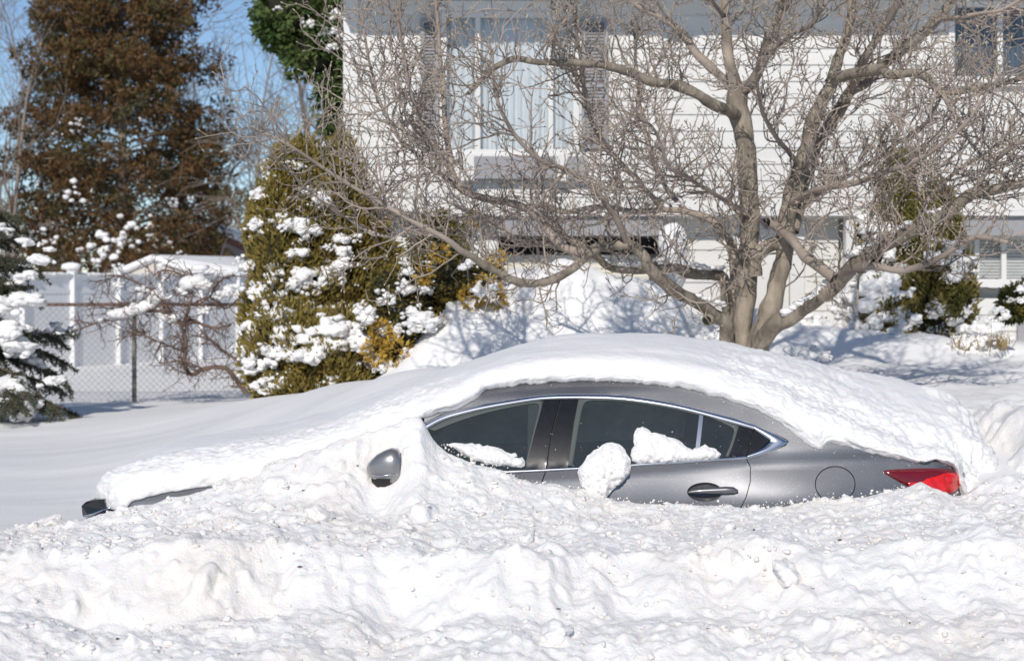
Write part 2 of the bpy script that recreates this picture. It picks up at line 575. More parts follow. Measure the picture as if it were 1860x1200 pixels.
    for _ in range(2):
        zs = z.copy()
        zs[1:-1, 1:-1] = (z[1:-1, 1:-1] * 4 + z[:-2, 1:-1] + z[2:, 1:-1] + z[1:-1, :-2] + z[1:-1, 2:]) / 8
        z = zs
    z = np.where(lo, -.2, z)
    nx, ny = len(xs), len(ys)
    # horizontal jitter so that the cut face is not a pure height field
    Yd = Y - .03 * face * fbm(X * 7, z * 7, 0, 3, 61)
    i = np.arange(ny * nx).reshape(ny, nx)
    f = np.stack([i[:-1, :-1], i[:-1, 1:], i[1:, 1:], i[1:, :-1]], -1).reshape(-1, 4)
    keep = ~(lo.ravel()[f].all(1))
    f = f[keep]
    crumb = []
    cr = np.random.default_rng(19)
    for k in range(4600):
        xx = cr.uniform(-3.3, 3.3)
        yy = 7.5 + 2.48 * cr.random() ** .7
        if 8.2 < yy < 8.62 and cr.random() < .75:
            continue
        zz = z[min(np.searchsorted(ys, yy), len(ys) - 1), min(np.searchsorted(xs, xx), len(xs) - 1)]
        if zz < .1:
            continue
        rr = .004 + .011 * cr.random() ** 2.2
        if 540 < CX + xx / yy * FPX < 800 and yy > 9.5:
            continue
        crumb.append((xx, yy, zz - rr * .15, rr))
    o = link('snow_bank', mesh_np('snow_bank', np.stack([X, Yd, z], -1), f), M['snow_plow'])
    tag(o, 'lumpy plowed snow bank burying the side of the gray car', 'snow bank')

    bm = bmesh.new()
    bmesh.ops.create_icosphere(bm, subdivisions=2, radius=1)
    iv = np.array([p.co[:] for p in bm.verts])
    jf = np.array([[q.index for q in p.verts] for p in bm.faces])
    bm.free()
    V, F = [], []
    for k, (a, b, c, rr) in enumerate(crumb):
        w = iv * (1 + .5 * vnoise(iv[:, 0] * 1.6 + k, iv[:, 1] * 1.6, iv[:, 2] * 1.6, 3))[:, None] * cr.uniform(.6, 1.4, 3) * np.array([1.15, 1.15, .8]) * rr
        V.append(w + np.array([a, b, c]))
        F.append(jf + k * len(iv))
    link('snow_crumbs', mesh_np('snow_crumbs', np.vstack(V), np.vstack(F)), M['snow_plow'], o, kind='stuff')

    V, F = [], []
    for k in range(24):                                  # grit and bits of twig thrown up by the plow
        xx, yy = cr.uniform(-2.8, 2.9), 7.7 + 2.2 * cr.random()
        zz = z[min(np.searchsorted(ys, yy), len(ys) - 1), min(np.searchsorted(xs, xx), len(xs) - 1)]
        sc = np.array([cr.uniform(.5, 2.4), cr.uniform(.5, 1.2), cr.uniform(.4, .9)]) * cr.uniform(.003, .007)
        V.append(iv * sc + np.array([xx, yy, zz + .002]))
        F.append(jf + k * len(iv))
    link('grit', mesh_np('grit', np.vstack(V), np.vstack(F)), mat_plain('road_grit', (.10, .085, .07), rough=.9, var=.3), o, kind='stuff')

    def hz(x, y):
        return float(z[np.clip(np.searchsorted(ys, y), 0, ny - 1), np.clip(np.searchsorted(xs, x), 0, nx - 1)])
    return o, hz


bank, bank_z = build_bank()


def lump_mesh(name, rx, ry, rz, seed, sub=3, rough=.25, cut=.0):
    bm = bmesh.new()
    bmesh.ops.create_icosphere(bm, subdivisions=sub, radius=1)
    v = np.array([p.co[:] for p in bm.verts])
    f = np.array([[q.index for q in p.verts] for p in bm.faces])
    bm.free()
    rng = np.random.default_rng(seed)
    for _ in range(int(cut)):
        nrm = rng.normal(size=3)
        nrm /= np.linalg.norm(nrm)
        dd = v @ nrm
        lim = rng.uniform(.5, .85)
        v = v - np.clip(dd - lim, 0, None)[:, None] * nrm * .9
    n = fbm(v[:, 0] * 1.6 + seed * 3.1, v[:, 1] * 1.6, v[:, 2] * 1.6, 4, seed)
    v = v * (1 + rough * n)[:, None] * np.array([rx, ry, rz])
    return mesh_np(name, v, f)


def build_chunks():
    rng = np.random.default_rng(12)
    spots = [(58, 962, 9.85, .10), (97, 955, 9.9, .115), (215, 942, 9.8, .05), (225, 925, 9.85, .07), (250, 932, 9.75, .08), (735, 935, 9.2, .10), (585, 925, 9.35, .15), (560, 950, 9.3, .07),
             (960, 985, 9.05, .09), (1425, 1045, 8.5, .13), (1010, 1150, 8.0, .14), (1460, 1185, 7.85, .16), (1570, 945, 9.4, .07), (1465, 935, 9.6, .07), (1605, 960, 9.3, .05), (1325, 985, 9.1, .06),
             (1180, 1000, 8.9, .07), (420, 960, 9.3, .07), (830, 1015, 8.75, .09), (250, 1165, 8.0, .12)]
    meshes = [lump_mesh('snow_chunk', 1, .85, .8, 100 + k, 4, .34, 5) for k in range(6)]
    for me in meshes:
        me.materials.append(M['snow_plow'])
    for i, (px, py, Y, r) in enumerate(spots):
        x = (px - CX) / FPX * Y
        o = link('snow_chunk', meshes[i % 6], None, bank)
        o.location = (x, Y, bank_z(x, Y) - r * .02)
        o.scale = (r * .62, r * .62, r * .55)
        o.rotation_euler = tuple(rng.uniform(-.6, .6, 2)) + (rng.uniform(0, 6.28),)


build_chunks()
# ------------------------------------------------------------------ the car
def mat_paint():
    m, nt, b = mat_new('gray_metallic_paint')
    b.inputs['Base Color'].default_value = (0.19, 0.192, 0.202, 1)
    b.inputs['Metallic'].default_value = 0.75
    b.inputs['Roughness'].default_value = 0.36
    b.inputs['Coat Weight'].default_value = 0.7
    b.inputs['Coat Roughness'].default_value = 0.05
    tc = nt.nodes.new('ShaderNodeTexCoord')
    n = nt.nodes.new('ShaderNodeTexNoise')
    n.inputs['Scale'].default_value = 6
    n.inputs['Detail'].default_value = 8
    nt.links.new(tc.outputs['Object'], n.inputs['Vector'])
    mr = nt.nodes.new('ShaderNodeMapRange')
    mr.inputs['To Min'].default_value = 0.34
    mr.inputs['To Max'].default_value = 0.46
    nt.links.new(n.outputs['Fac'], mr.inputs['Value'])
    nt.links.new(mr.outputs[0], b.inputs['Roughness'])
    n2 = nt.nodes.new('ShaderNodeTexNoise')              # dried salt spots
    n2.inputs['Scale'].default_value = 120
    n2.inputs['Detail'].default_value = 4
    nt.links.new(tc.outputs['Object'], n2.inputs['Vector'])
    r = nt.nodes.new('ShaderNodeValToRGB')
    r.color_ramp.elements[0].position = .60
    r.color_ramp.elements[1].position = .78
    r.color_ramp.elements[0].color = (0.19, 0.192, 0.202, 1)
    r.color_ramp.elements[1].color = (0.34, 0.34, 0.34, 1)
    nt.links.new(n2.outputs['Fac'], r.inputs[0])
    nt.links.new(r.outputs[0], b.inputs['Base Color'])
    return m


M['paint'] = mat_paint()
M['chrome'] = mat_plain('chrome', (0.62, 0.64, 0.68), rough=0.2, metallic=1.0)
M['gloss_black'] = mat_plain('gloss_black', (0.012, 0.012, 0.014), rough=0.18, spec=0.5, var=0.2, scale=30)
M['rubber'] = mat_plain('black_rubber', (0.012, 0.012, 0.013), rough=0.7)
M['cabin'] = mat_plain('cabin_trim', (0.16, 0.165, 0.165), rough=0.8)
M['seat'] = mat_plain('seat_cloth', (0.32, 0.32, 0.31), rough=0.85, var=0.2)
M['frost'] = mat_plain('frosted_pane', (0.85, 0.9, 0.88), rough=0.7, var=0.12, scale=20)
M['car_glass'] = mat_glass('car_glass', (0.74, 0.83, 0.81), rough=0.03, ior=1.5, film=0.06, film_col=(0.48, 0.56, 0.57))
M['lamp_dark'] = mat_plain('dark_red_lens', (0.16, 0.008, 0.014), rough=0.12, coat=1.0)
M['lamp_red'] = mat_plain('red_lens', (0.75, 0.014, 0.012), rough=0.12, coat=1.0, var=0.35, scale=22, bump=.004, bscale=40)
M['mirror_gray'] = mat_plain('mirror_housing', (0.30, 0.30, 0.30), rough=0.35, metallic=0.6, coat=0.6)

_zt = np.linspace(0.1, 1.8, 1701)
_tilt = np.interp(_zt, [0.1, .40, .50, .70, .80, .925, .932, .985, 1.02, 1.38, 1.44, 1.50, 1.8],
                  [-.25, -.2, -.04, .05, .22, .42, .03, .06, .40, .60, 1.2, 3.0, 4.0])
_inset = np.cumsum(_tilt) * (_zt[1] - _zt[0])
_inset -= np.interp(.70, _zt, _inset)


INS_C = float(np.interp(.93, _zt, _inset))


def z_crease(x):
    return np.interp(x, [-2.4, -1.5, -.5, .394, 1.29, 2.0, 2.6], [.76, .82, .87, .905, .975, 1.003, 1.0])


def S(x, z):
    """depth of the car's near flank at length x, height z"""
    x, z = np.asarray(x, float), np.asarray(z, float)
    ins = np.interp(z - (z_crease(x) - .93), _zt, _inset)
    low = np.clip(ins, 0, INS_C) * (z - (z_crease(x) - .93) > .7)
    y = 10.0 + ins - (1 - (.55 + .45 * sstep(.7, 1.5, x))) * low
    y = y + .07 * np.clip(x - 1.45, 0, None) ** 2 + 4.0 * np.clip(x - 2.36, 0, None) ** 2
    y = y + .12 * np.clip(-1.5 - x, 0, None) ** 2 + 4.0 * np.clip(-2.12 - x, 0, None) ** 2
    # rear wheel arch flare
    y = y - .035 * np.exp(-((x - 1.55) / .45) ** 2) * np.exp(-((z - .78) / .16) ** 2)
    return np.minimum(y, 10.9)


def on_car(px, py):
    px, py = np.asarray(px, float), np.asarray(py, float)
    Y = np.full(px.shape, 10.0)
    for _ in range(40):
        x = (px - CX) / FPX * Y
        z = CAMH - (py - HY) / FPX * Y
        Y = .6 * Y + .4 * S(x, z)
    return x, z


def densify(poly, step, closed=True):
    out = []
    n = len(poly)
    for i in range(n if closed else n - 1):
        a, b = np.array(poly[i], float), np.array(poly[(i + 1) % n], float)
        k = max(1, int(np.hypot(*(b - a)) / step))
        for t in range(k):
            out.append(tuple(a + (b - a) * t / k))
    if not closed:
        out.append(tuple(poly[-1]))
    return out


def smooth_poly(poly, closed=True, it=2):
    p = [np.array(q, float) for q in poly]
    for _ in range(it):
        o = []
        n = len(p)
        if not closed:
            o.append(p[0])
        for i in range(n if closed else n - 1):
            a, b = p[i], p[(i + 1) % n]
            o += [a * .75 + b * .25, a * .25 + b * .75]
        if not closed:
            o.append(p[-1])
        p = o
    return [tuple(q) for q in p]


def inside(poly, x, y):
    c = np.zeros(x.shape, bool)
    n = len(poly)
    for i in range(n):
        (x1, y1), (x2, y2) = poly[i], poly[(i + 1) % n]
        if y1 == y2:
            continue
        c ^= ((y1 > y) != (y2 > y)) & (x < (x2 - x1) * (y - y1) / (y2 - y1) + x1)
    return c


def edge_dist(poly, x, y):
    d = np.full(x.shape, 9.0)
    n = len(poly)
    for i in range(n):
        a, b = np.array(poly[i]), np.array(poly[(i + 1) % n])
        ab = b - a
        t = np.clip(((x - a[0]) * ab[0] + (y - a[1]) * ab[1]) / (ab @ ab + 1e-12), 0, 1)
        d = np.minimum(d, np.hypot(x - a[0] - ab[0] * t, y - a[1] - ab[1] * t))
    return d


def flat_tri(poly, res, holes=()):
    """triangulate a polygon in the plane with an even inner grid; returns points and triangles"""
    pts = [Vector(p) for p in poly]
    nb = len(pts)
    edges = [(i, (i + 1) % nb) for i in range(nb)]
    for h in holes:
        n0 = len(pts)
        pts += [Vector(p) for p in h]
        edges += [(n0 + i, n0 + (i + 1) % len(h)) for i in range(len(h))]
    pa = np.array(poly)
    gx, gy = np.meshgrid(np.arange(pa[:, 0].min() + res * .5, pa[:, 0].max(), res), np.arange(pa[:, 1].min() + res * .5, pa[:, 1].max(), res))
    gx, gy = gx.ravel(), gy.ravel()
    ok = inside(poly, gx, gy)
    gx, gy = gx[ok], gy[ok]
    if len(gx):
        ok = edge_dist(poly, gx, gy) > res * .35
        for h in holes:
            ok &= ~inside(h, gx, gy) & (edge_dist(h, gx, gy) > res * .3)
        pts += [Vector((a, b)) for a, b in zip(gx[ok], gy[ok])]
    vo, eo, fo, *_ = delaunay_2d_cdt(pts, edges, [], 1, 1e-6)
    v = np.array([p[:] for p in vo])
    f = np.array([t for t in fo])
    c = v[f].mean(1)
    ok = inside(poly, c[:, 0], c[:, 1])
    for h in holes:
        ok &= ~inside(h, c[:, 0], c[:, 1])
    return v, f[ok]


def rim_faces(v, f, depth):
    """walls behind the open border of a sheet"""
    from collections import Counter
    cnt = Counter()
    for t in f:
        for a, b in ((t[0], t[1]), (t[1], t[2]), (t[2], t[0])):
            cnt[(min(a, b), max(a, b))] += 1
    ed = [(a, b) for t in f for a, b in ((t[0], t[1]), (t[1], t[2]), (t[2], t[0])) if cnt[(min(a, b), max(a, b))] == 1]
    ids = sorted({a for e in ed for a in e})
    mp = {a: len(v) + k for k, a in enumerate(ids)}
    nv = v[ids] + np.array(depth)
    nv0 = v[ids].copy()
    # the wall keeps its own copy of the border so that the sheet's shading stays smooth
    mp0 = {a: len(v) + len(ids) + k for k, a in enumerate(ids)}
    q = [(mp0[b], mp0[a], mp[a], mp[b]) for a, b in ed]
    return np.vstack([v, nv, nv0]), np.array(q)


def drape(name, poly_px, mat, parent, off=0.0, res=.03, holes=(), depth=.015, smooth_edge=0, closed=True):
    poly_px = densify(poly_px, 8)
    x, z = on_car([p[0] for p in poly_px], [p[1] for p in poly_px])
    hh = []
    for h in holes:
        hx, hz = on_car([p[0] for p in h], [p[1] for p in h])
        hh.append(list(zip(hx, hz)))
    v, f = flat_tri(list(zip(x, z)), res, hh)
    v3 = np.c_[v[:, 0], S(v[:, 0], v[:, 1]) - off, v[:, 1]]
    v3, q = rim_faces(v3, f, (0, depth, 0))
    return link(name, mesh_np(name, v3, [f, q]), mat, parent)


def pillow(name, poly_px, mat, parent, t=.03, w=.03, res=.008, off=0.0, seed=1, noise=.3, tilt=None, rough_edge=0.0):
    """a lump lying against the flank: thin at its border, thick inside"""
    poly_px = densify(poly_px, 5)
    x, z = on_car([p[0] for p in poly_px], [p[1] for p in poly_px])
    if rough_edge:
        x = x + rough_edge * fbm(x * 55, z * 55, 0, 2, seed)
        z = z + rough_edge * fbm(x * 55, z * 55, 5, 2, seed + 3)
    poly = list(zip(x, z))
    v, f = flat_tri(poly, res)
    d = edge_dist(poly, v[:, 0], v[:, 1])
    h = t * (1 - np.exp(-d / w)) * (1 + noise * fbm(v[:, 0] * 16, v[:, 1] * 16, 0, 4, seed))
    h = h + np.where(d > .002, t * noise * .5 * fbm(v[:, 0] * 70, v[:, 1] * 70, 0, 3, seed + 9, .7), 0)
    y = S(v[:, 0], v[:, 1]) - off - h
    if tilt:
        y = y + tilt(v[:, 0], v[:, 1])
    v3 = np.c_[v[:, 0], y, v[:, 1]]
    v3, q = rim_faces(v3, f, (0, .012, 0))
    return link(name, mesh_np(name, v3, [f, q]), mat, parent)


def ribbon(name, outer, inner, mat, parent, h=.006, off=.002, m=6, n=90):
    def resamp(c):
        c = np.array(smooth_poly(c, False, 2))
        s = np.r_[0, np.cumsum(np.hypot(*np.diff(c, axis=0).T))]
        t = np.linspace(0, s[-1], n)
        return np.c_[np.interp(t, s, c[:, 0]), np.interp(t, s, c[:, 1])]
    a, b = resamp(outer), resamp(inner)
    rows = []
    for k in range(m + 1):
        s = k / m
        p = a * (1 - s) + b * s
        x, z = on_car(p[:, 0], p[:, 1])
        rows.append(np.c_[x, S(x, z) - off - h * math.sqrt(max(0, 1 - (2 * s - 1) ** 2)) + (.012 if k in (0, m) else 0) * 0, z])
    v = np.stack(rows)                      # (m+1, n, 3)
    i = np.arange((m + 1) * n).reshape(m + 1, n)
    f = np.stack([i[:-1, :-1], i[1:, :-1], i[1:, 1:], i[:-1, 1:]], -1).reshape(-1, 4)
    return link(name, mesh_np(name, v, f), mat, parent)


CHROME_OUT = [(771, 769), (800, 752.5), (840, 741.5), (880, 733), (940, 723), (980, 717), (1020, 715), (1080, 715), (1141, 717.5), (1222, 730), (1276, 744), (1330, 757.5), (1370, 770)]
CHROME_IN = [(774, 779), (806, 761), (846, 750), (884, 741), (944, 730.5), (982, 725), (1020, 723.5), (1080, 723.5), (1141, 726.5), (1222, 739.5), (1270, 751), (1330, 768), (1369, 779)]


def build_car():
    car = empty('parked_car', (0, 0, 0))
    tag(car, 'dark gray sedan buried in snow along the street', 'car')
    # --- flank panel: roof rail, rear pillar and quarter panel in one stamping
    deck = [(1772, 878), (1758, 862), (1735, 849), (1700, 837), (1660, 834), (1600, 820), (1500, 790), (1440, 752), (1380, 712), (1300, 692), (1200, 678), (1100, 672), (1000, 674), (900, 692), (840, 716), (770, 752)]
    fuel = [(1517 + 37 * math.cos(a), 879 + 33 * math.sin(a)) for a in np.linspace(0, 2 * math.pi, 40, endpoint=False)]
    gap = [(1364, 848), (1363.5, 875), (1356, 902), (1344, 926), (1322, 970), (1295, 1010)]
    flank = [(771, 768)] + CHROME_OUT[1:] + [(1410, 788), (1428, 797), (1433, 801.5), (1427, 809), (1392, 824), (1357, 833.5)] + gap + [(1500, 1012), (1640, 1012), (1770, 1000), (1785, 960), (1780, 900)] + deck
    drape('flank_panel', flank, M['paint'], car, res=.022, holes=[fuel])
    f2 = [(1517 + 35.3 * math.cos(a), 879 + 31.3 * math.sin(a)) for a in np.linspace(0, 2 * math.pi, 40, endpoint=False)]
    drape('fuel_flap', f2, M['paint'], car, res=.02)
    drape('fuel_well', [(1475, 840), (1560, 840), (1560, 918), (1475, 918)], M['rubber'], car, off=-.02, res=.05)
    # --- doors
    g2 = [(p[0] - 1.6, p[1]) for p in gap]
    hole = [(1281 + 33 * math.cos(a) * (1 if math.cos(a) < 0 else .95), 893 + 17.5 * math.sin(a)) for a in np.linspace(0, 2 * math.pi, 36, endpoint=False)]
    rear = [(992, 855.5), (1050, 852), (1147, 846.5), (1230, 841), (1308, 836.5), (1355, 833.5)] + g2 + [(1150, 1012), (985, 1012), (980, 930), (982.5, 884)]
    rd = drape('rear_door', rear, M['paint'], car, res=.022, holes=[hole])
    front = [(700, 878), (800, 868), (915, 860), (990, 856), (980.3, 884), (978, 930), (983, 1012), (800, 1012), (690, 1012)]
    drape('front_door', front, M['paint'], car, res=.03)
    fender = [(186, 907), (240, 890), (330, 868), (420, 856), (560, 846), (640, 860), (697, 878), (687, 1012), (500, 1012), (210, 1012), (180, 960)]
    drape('front_fender', fender, M['paint'], car, res=.03)
    drape('door_gap_seal', [(960, 700), (1040, 700), (1010, 1000), (955, 1000)], M['rubber'], car, off=-.016, res=.06)
    drape('rear_gap_seal', [(1345, 755), (1400, 772), (1390, 900), (1300, 1010), (1260, 1010), (1330, 920), (1345, 850)], M['rubber'], car, off=-.016, res=.05)
    # --- handle bowl and grip
    hx, hz = on_car([p[0] for p in hole], [p[1] for p in hole])
    hx, hz = np.array(hx), np.array(hz)
    c = np.array([hx.mean(), hz.mean()])
    rings = []
    for s, dep in ((1.0, .002), (.93, .012), (.8, .026), (.6, .036), (.3, .042), (.05, .044)):
        x, z = c[0] + (hx - c[0]) * s, c[1] + (hz - c[1]) * s
        rings.append(np.c_[x, S(x, z) + dep, z])
    v = np.stack(rings)
    i = np.arange(v.shape[0] * v.shape[1]).reshape(v.shape[:2])
    j = np.roll(i, -1, 1)
    f = np.stack([i[:-1], i[1:], j[1:], j[:-1]], -1).reshape(-1, 4)
    link('handle_bowl', mesh_np('handle_bowl', v, f[:, ::-1]), M['paint'], rd)
    hp = [(1250, 893), (1262, 891.5), (1280, 890.5), (1300, 890), (1318, 889.5), (1332, 889.5), (1340, 891)]
    rr = [(.004, .008), (.012, .014), (.016, .018), (.019, .02), (.021, .021), (.019, .019), (.007, .008)]
    rows = []
    for (a, b), (rz, ry) in zip(hp, rr):
        x, z = on_car([a], [b])
        y0 = S(x, z)[0] - .012
        rows.append([(x[0], y0 + ry * math.sin(t), z[0] + rz * math.cos(t)) for t in np.linspace(0, 2 * math.pi, 14, endpoint=False)])
    v = np.array(rows)
    i = np.arange(v.shape[0] * v.shape[1]).reshape(v.shape[:2])
    j = np.roll(i, -1, 1)
    f = np.stack([i[:-1], j[:-1], j[1:], i[1:]], -1).reshape(-1, 4)
    link('door_handle', mesh_np('door_handle', v, [f, np.array([list(i[-1])])[:, ::1]]), M['paint'], rd)
    # --- glass house: black pillars, panes, bright trim
    drape('window_pillar', [(988, 725.5), (1018, 722.5), (1000, 790), (991, 852), (953, 855), (970, 790)], M['gloss_black'], car, off=-.002, res=.03)
    drape('window_pillar', [(1020.5, 722.5), (1051, 723), (1042, 770), (1031, 850), (993.5, 852), (1002, 794)], M['gloss_black'], car, off=-.002, res=.03)
    drape('window_pillar', [(1343, 771.5), (1369, 778.5), (1362, 805), (1355, 829), (1322, 832), (1331, 810)], M['gloss_black'], car, off=-.002, res=.03)
    drape('window_pillar', [(1271, 748), (1278, 750), (1271, 815), (1266, 838), (1258, 838.5), (1264, 810)], M['chrome'], car, off=-.004, res=.03)
    drape('window_pillar', [(1371, 779), (1398, 800), (1380, 816), (1358, 827), (1365, 803)], M['gloss_black'], car, off=.001, res=.02)
    drape('front_pane', [(772, 778), (806, 760), (846, 749), (884, 740), (944, 729.5), (990, 724), (972, 790), (954, 856), (900, 860), (820, 866), (760, 868)], M['car_glass'], car, off=-.010, res=.03, depth=.004)
    drape('rear_pane', [(1049, 722.5), (1080, 722.5), (1141, 725.5), (1222, 738.5), (1273, 750), (1266, 812), (1261, 838), (1150, 847), (1029, 852), (1041, 770)], M['car_glass'], car, off=-.010, res=.03, depth=.004)
    drape('quarter_pane', [(1276, 750), (1345, 771), (1333, 808), (1323, 832), (1264, 838), (1270, 812)], M['car_glass'], car, off=-.010, res=.03, depth=.004)
    seal = mat_plain('window_seal', (.055, .07, .066), rough=.6)
    ribbon('window_seal', [(1040, 845), (1049, 790), (1058, 737), (1064, 728), (1080, 726.5), (1141, 729), (1222, 742), (1270, 754)], [(1031, 845), (1042, 770), (1050, 724), (1054, 723), (1080, 723), (1141, 726), (1222, 738.5), (1271, 750)], seal, car, h=.002, off=-.006)
    ribbon('window_seal', [(790, 782), (830, 765), (890, 747), (950, 735), (976, 731), (981, 736), (972, 770), (955, 838)], [(776, 779), (820, 756), (884, 741), (944, 731), (982, 726), (987, 730), (976, 775), (958, 845)], seal, car, h=.002, off=-.006)
    ribbon('window_seal', [(1279, 754), (1310, 766), (1333, 777), (1334, 785), (1326, 810), (1318, 828)], [(1278, 750), (1310, 760), (1342, 771), (1343, 776), (1335, 805), (1325, 830)], seal, car, h=.002, off=-.006)
    ribbon('roof_trim', CHROME_OUT, CHROME_IN, M['chrome'], car)
    ribbon('belt_trim', [(905, 855.2), (960, 852.6), (991, 850.8), (1050, 848), (1147, 842.2), (1230, 837), (1308, 832), (1356, 828)],
           [(905, 860), (960, 857.6), (991, 856), (1050, 852.6), (1147, 847.2), (1230, 841.5), (1308, 837), (1356, 833.6)], M['chrome'], car, h=.005)
    ribbon('rear_trim', [(1369, 770), (1395, 781), (1418, 793), (1431, 801), (1432, 802.5), (1418, 812), (1392, 824), (1356, 833.6)],
           [(1370, 779), (1385, 789), (1396, 797), (1400, 800.5), (1398, 802.5), (1390, 810), (1378, 818), (1358, 826)], M['chrome'], car, h=.006)
    # --- tail lamp
    lamp = smooth_poly([(1602, 857), (1608, 852.5), (1669, 850), (1717, 850), (1738, 856), (1748, 868), (1744, 884), (1732, 893), (1706, 896), (1676, 893), (1645, 882), (1618, 866)], True, 2)
    tl = pillow('tail_lamp', lamp, M['lamp_dark'], car, t=.02, w=.012, res=.012, off=.002, noise=0)
    low = smooth_poly([(1640, 876), (1668, 872), (1682, 866), (1716, 857), (1736, 860), (1745, 870), (1741, 885), (1730, 894), (1706, 896), (1676, 894)], True, 2)
    pillow('lamp_lens', low, M['lamp_red'], tl, t=.006, w=.01, res=.012, off=.019, noise=.25, seed=4)
    ring = [(1728 + 12 * math.cos(a), 868 + 10 * math.sin(a)) for a in np.linspace(0, 2 * math.pi, 20, endpoint=False)]
    pillow('lamp_lens', ring, M['lamp_red'], tl, t=.010, w=.008, res=.01, off=.024, noise=0)
    # --- front: bumper, grille corner with a bright bar, headlamp
    v = []
    mb = MB()
    fr = [P(148, 918, 10.30), P(156, 911, 10.24), P(175, 907, 10.2), P(189, 906, 10.16), P(192, 925, 10.14), P(180, 931, 10.18), P(160, 935, 10.24), P(150, 936, 10.30)]
    n = len(fr)
    mb.add(fr + [(a + .02, b + .25, c2) for a, b, c2 in fr], [tuple(range(n - 1, -1, -1)), tuple(range(n, 2 * n))] + [(i, (i + 1) % n, (i + 1) % n + n, i + n) for i in range(n)])
    mb.build('grille', M['gloss_black'], car)
    mb = MB()
    mb.tube([P(152, 937, 10.27), P(170, 933.5, 10.2), P(186, 927, 10.14), P(200, 922, 10.1)], [.006, .009, .009, .005], 8)
    mb.build('grille_bar', M['chrome'], car, smooth=True)
    mb = MB()
    fr = [P(156, 940, 10.27), P(172, 936, 10.21), P(190, 931, 10.15), P(194, 945, 10.15), P(182, 956, 10.2), P(160, 962, 10.27)]
    n = len(fr)
    mb.add(fr + [(a + .02, b + .2, c2) for a, b, c2 in fr], [tuple(range(n - 1, -1, -1)), tuple(range(n, 2 * n))] + [(i, (i + 1) % n, (i + 1) % n + n, i + n) for i in range(n)])
    mb.build('front_bumper', M['gloss_black'], car)
    # --- the sheet metal under the snow: hood, roof, boot, far flank
    def skin(name, prof, y0, y1, crown, mat):
        ys = np.linspace(y0, y1, 9)
        v = np.array([[(x, y, z + crown * (1 - ((y - 10.92) / .92) ** 2)) for y in ys] for x, z in prof])
        i = np.arange(v.shape[0] * v.shape[1]).reshape(v.shape[:2])
        f = np.stack([i[:-1, :-1], i[1:, :-1], i[1:, 1:], i[:-1, 1:]], -1).reshape(-1, 4)
        return link(name, mesh_np(name, v, f), mat, car)
    skin('hood', [(-2.28, .70), (-2.1, .77), (-1.6, .85), (-1.05, .90)], 10.2, 11.65, .05, M['paint'])
    skin('windshield', [(-1.05, .92), (-.7, 1.12), (-.3, 1.30), (-.05, 1.37)], 10.28, 11.56, .05, M['gloss_black'])
    skin('roof', [(-.05, 1.37), (.3, 1.40), (.7, 1.40), (1.1, 1.34), (1.35, 1.27)], 10.36, 11.48, .05, M['paint'])
    skin('rear_window', [(1.35, 1.27), (1.7, 1.13), (2.0, 1.03)], 10.36, 11.48, .05, M['gloss_black'])
    skin('trunk_lid', [(2.0, 1.03), (2.3, .99), (2.45, .95), (2.5, .7), (2.5, .4)], 10.4, 11.44, .04, M['paint'])
    v, f = [], []
    far = [(-2.2, .3), (-2.2, .78), (-1.0, .92), (-.2, 1.30), (.4, 1.38), (1.2, 1.28), (2.0, 1.0), (2.45, .92), (2.45, .3)]
    MB().prism(far, 11.66, 11.70).build('far_flank', M['paint'], car)
    # --- cabin
    MB().box(-1.0, 1.9, 10.10, 11.62, .28, .40).build('cabin_floor', M['cabin'], car)
    MB().prism([(-.98, .4), (-.98, .88), (-.75, 1.0), (-.62, .97), (-.6, .4)], 10.12, 11.6).build('dashboard', M['cabin'], car)
    for (x0, yc) in ((.02, 10.5), (.02, 11.3)):
        st = MB()
        st.prism([(x0 - .45, .42), (x0 - .45, .58), (x0 - .02, .56), (x0 + .14, 1.06), (x0 + .25, 1.05), (x0 + .16, .45)], yc - .25, yc + .25)
        so = st.build('front_seat', M['seat'], car)
        hr = lump_mesh('headrest', .055, .13, .085, 3, 3, .03)
        h = link('headrest', hr, M['frost'] if False else M['seat'], so)
        h.location = (x0 + .26, yc, 1.17)
    MB().prism([(.78, .42), (.78, .60), (1.15, .57), (1.36, 1.0), (1.5, 1.02), (1.5, .42)], 10.2, 11.55).build('rear_seat', M['seat'], car)
    MB().prism([(-.6, .95), (.28, .97), (.28, 1.31), (-.1, 1.27)], 11.60, 11.62).build('far_front_pane', M['frost'], car)
    MB().prism([(.36, .97), (1.1, 1.0), (1.12, 1.22), (.36, 1.33)], 11.60, 11.62).build('far_rear_pane', M['frost'], car)
    # --- wing mirror on its stalk
    mir = []
    secs = [(665.5, 850, 4, 6), (668, 850, 10, .03), (674, 851, 18, .05), (684, 851, 26, .07), (697, 850, 31, .085), (711, 849.5, 34, .092), (722, 850, 31, .09), (727, 852, 25, .08)]
    for (px, py, hh, hy) in secs:
        if hy > 1:
            hy = .012
        x, _, zc = P(px, py, 9.80)
        hzz = hh / FPX * 9.80
        ring = []
        for t in np.linspace(0, 2 * math.pi, 28, endpoint=False):
            ct, sn = math.cos(t), math.sin(t)
            ring.append((x, 9.83 - hy * np.sign(ct) * abs(ct) ** .7, zc + hzz * np.sign(sn) * abs(sn) ** .75 + (.012 if sn > 0 else 0) * (px - 690) / 40 * abs(sn)))
        mir.append(ring)
    v = np.array(mir)
    i = np.arange(v.shape[0] * v.shape[1]).reshape(v.shape[:2])
    j = np.roll(i, -1, 1)
    f = np.stack([i[:-1], i[1:], j[1:], j[:-1]], -1).reshape(-1, 4)
    mo = link('wing_mirror', mesh_np('wing_mirror', v, f), M['mirror_gray'], car)
    g = np.array([[(p[0] + .001, 9.83 + (p[1] - 9.83) * .9, zc + (p[2] - zc) * .9) for p in mir[-1]]])
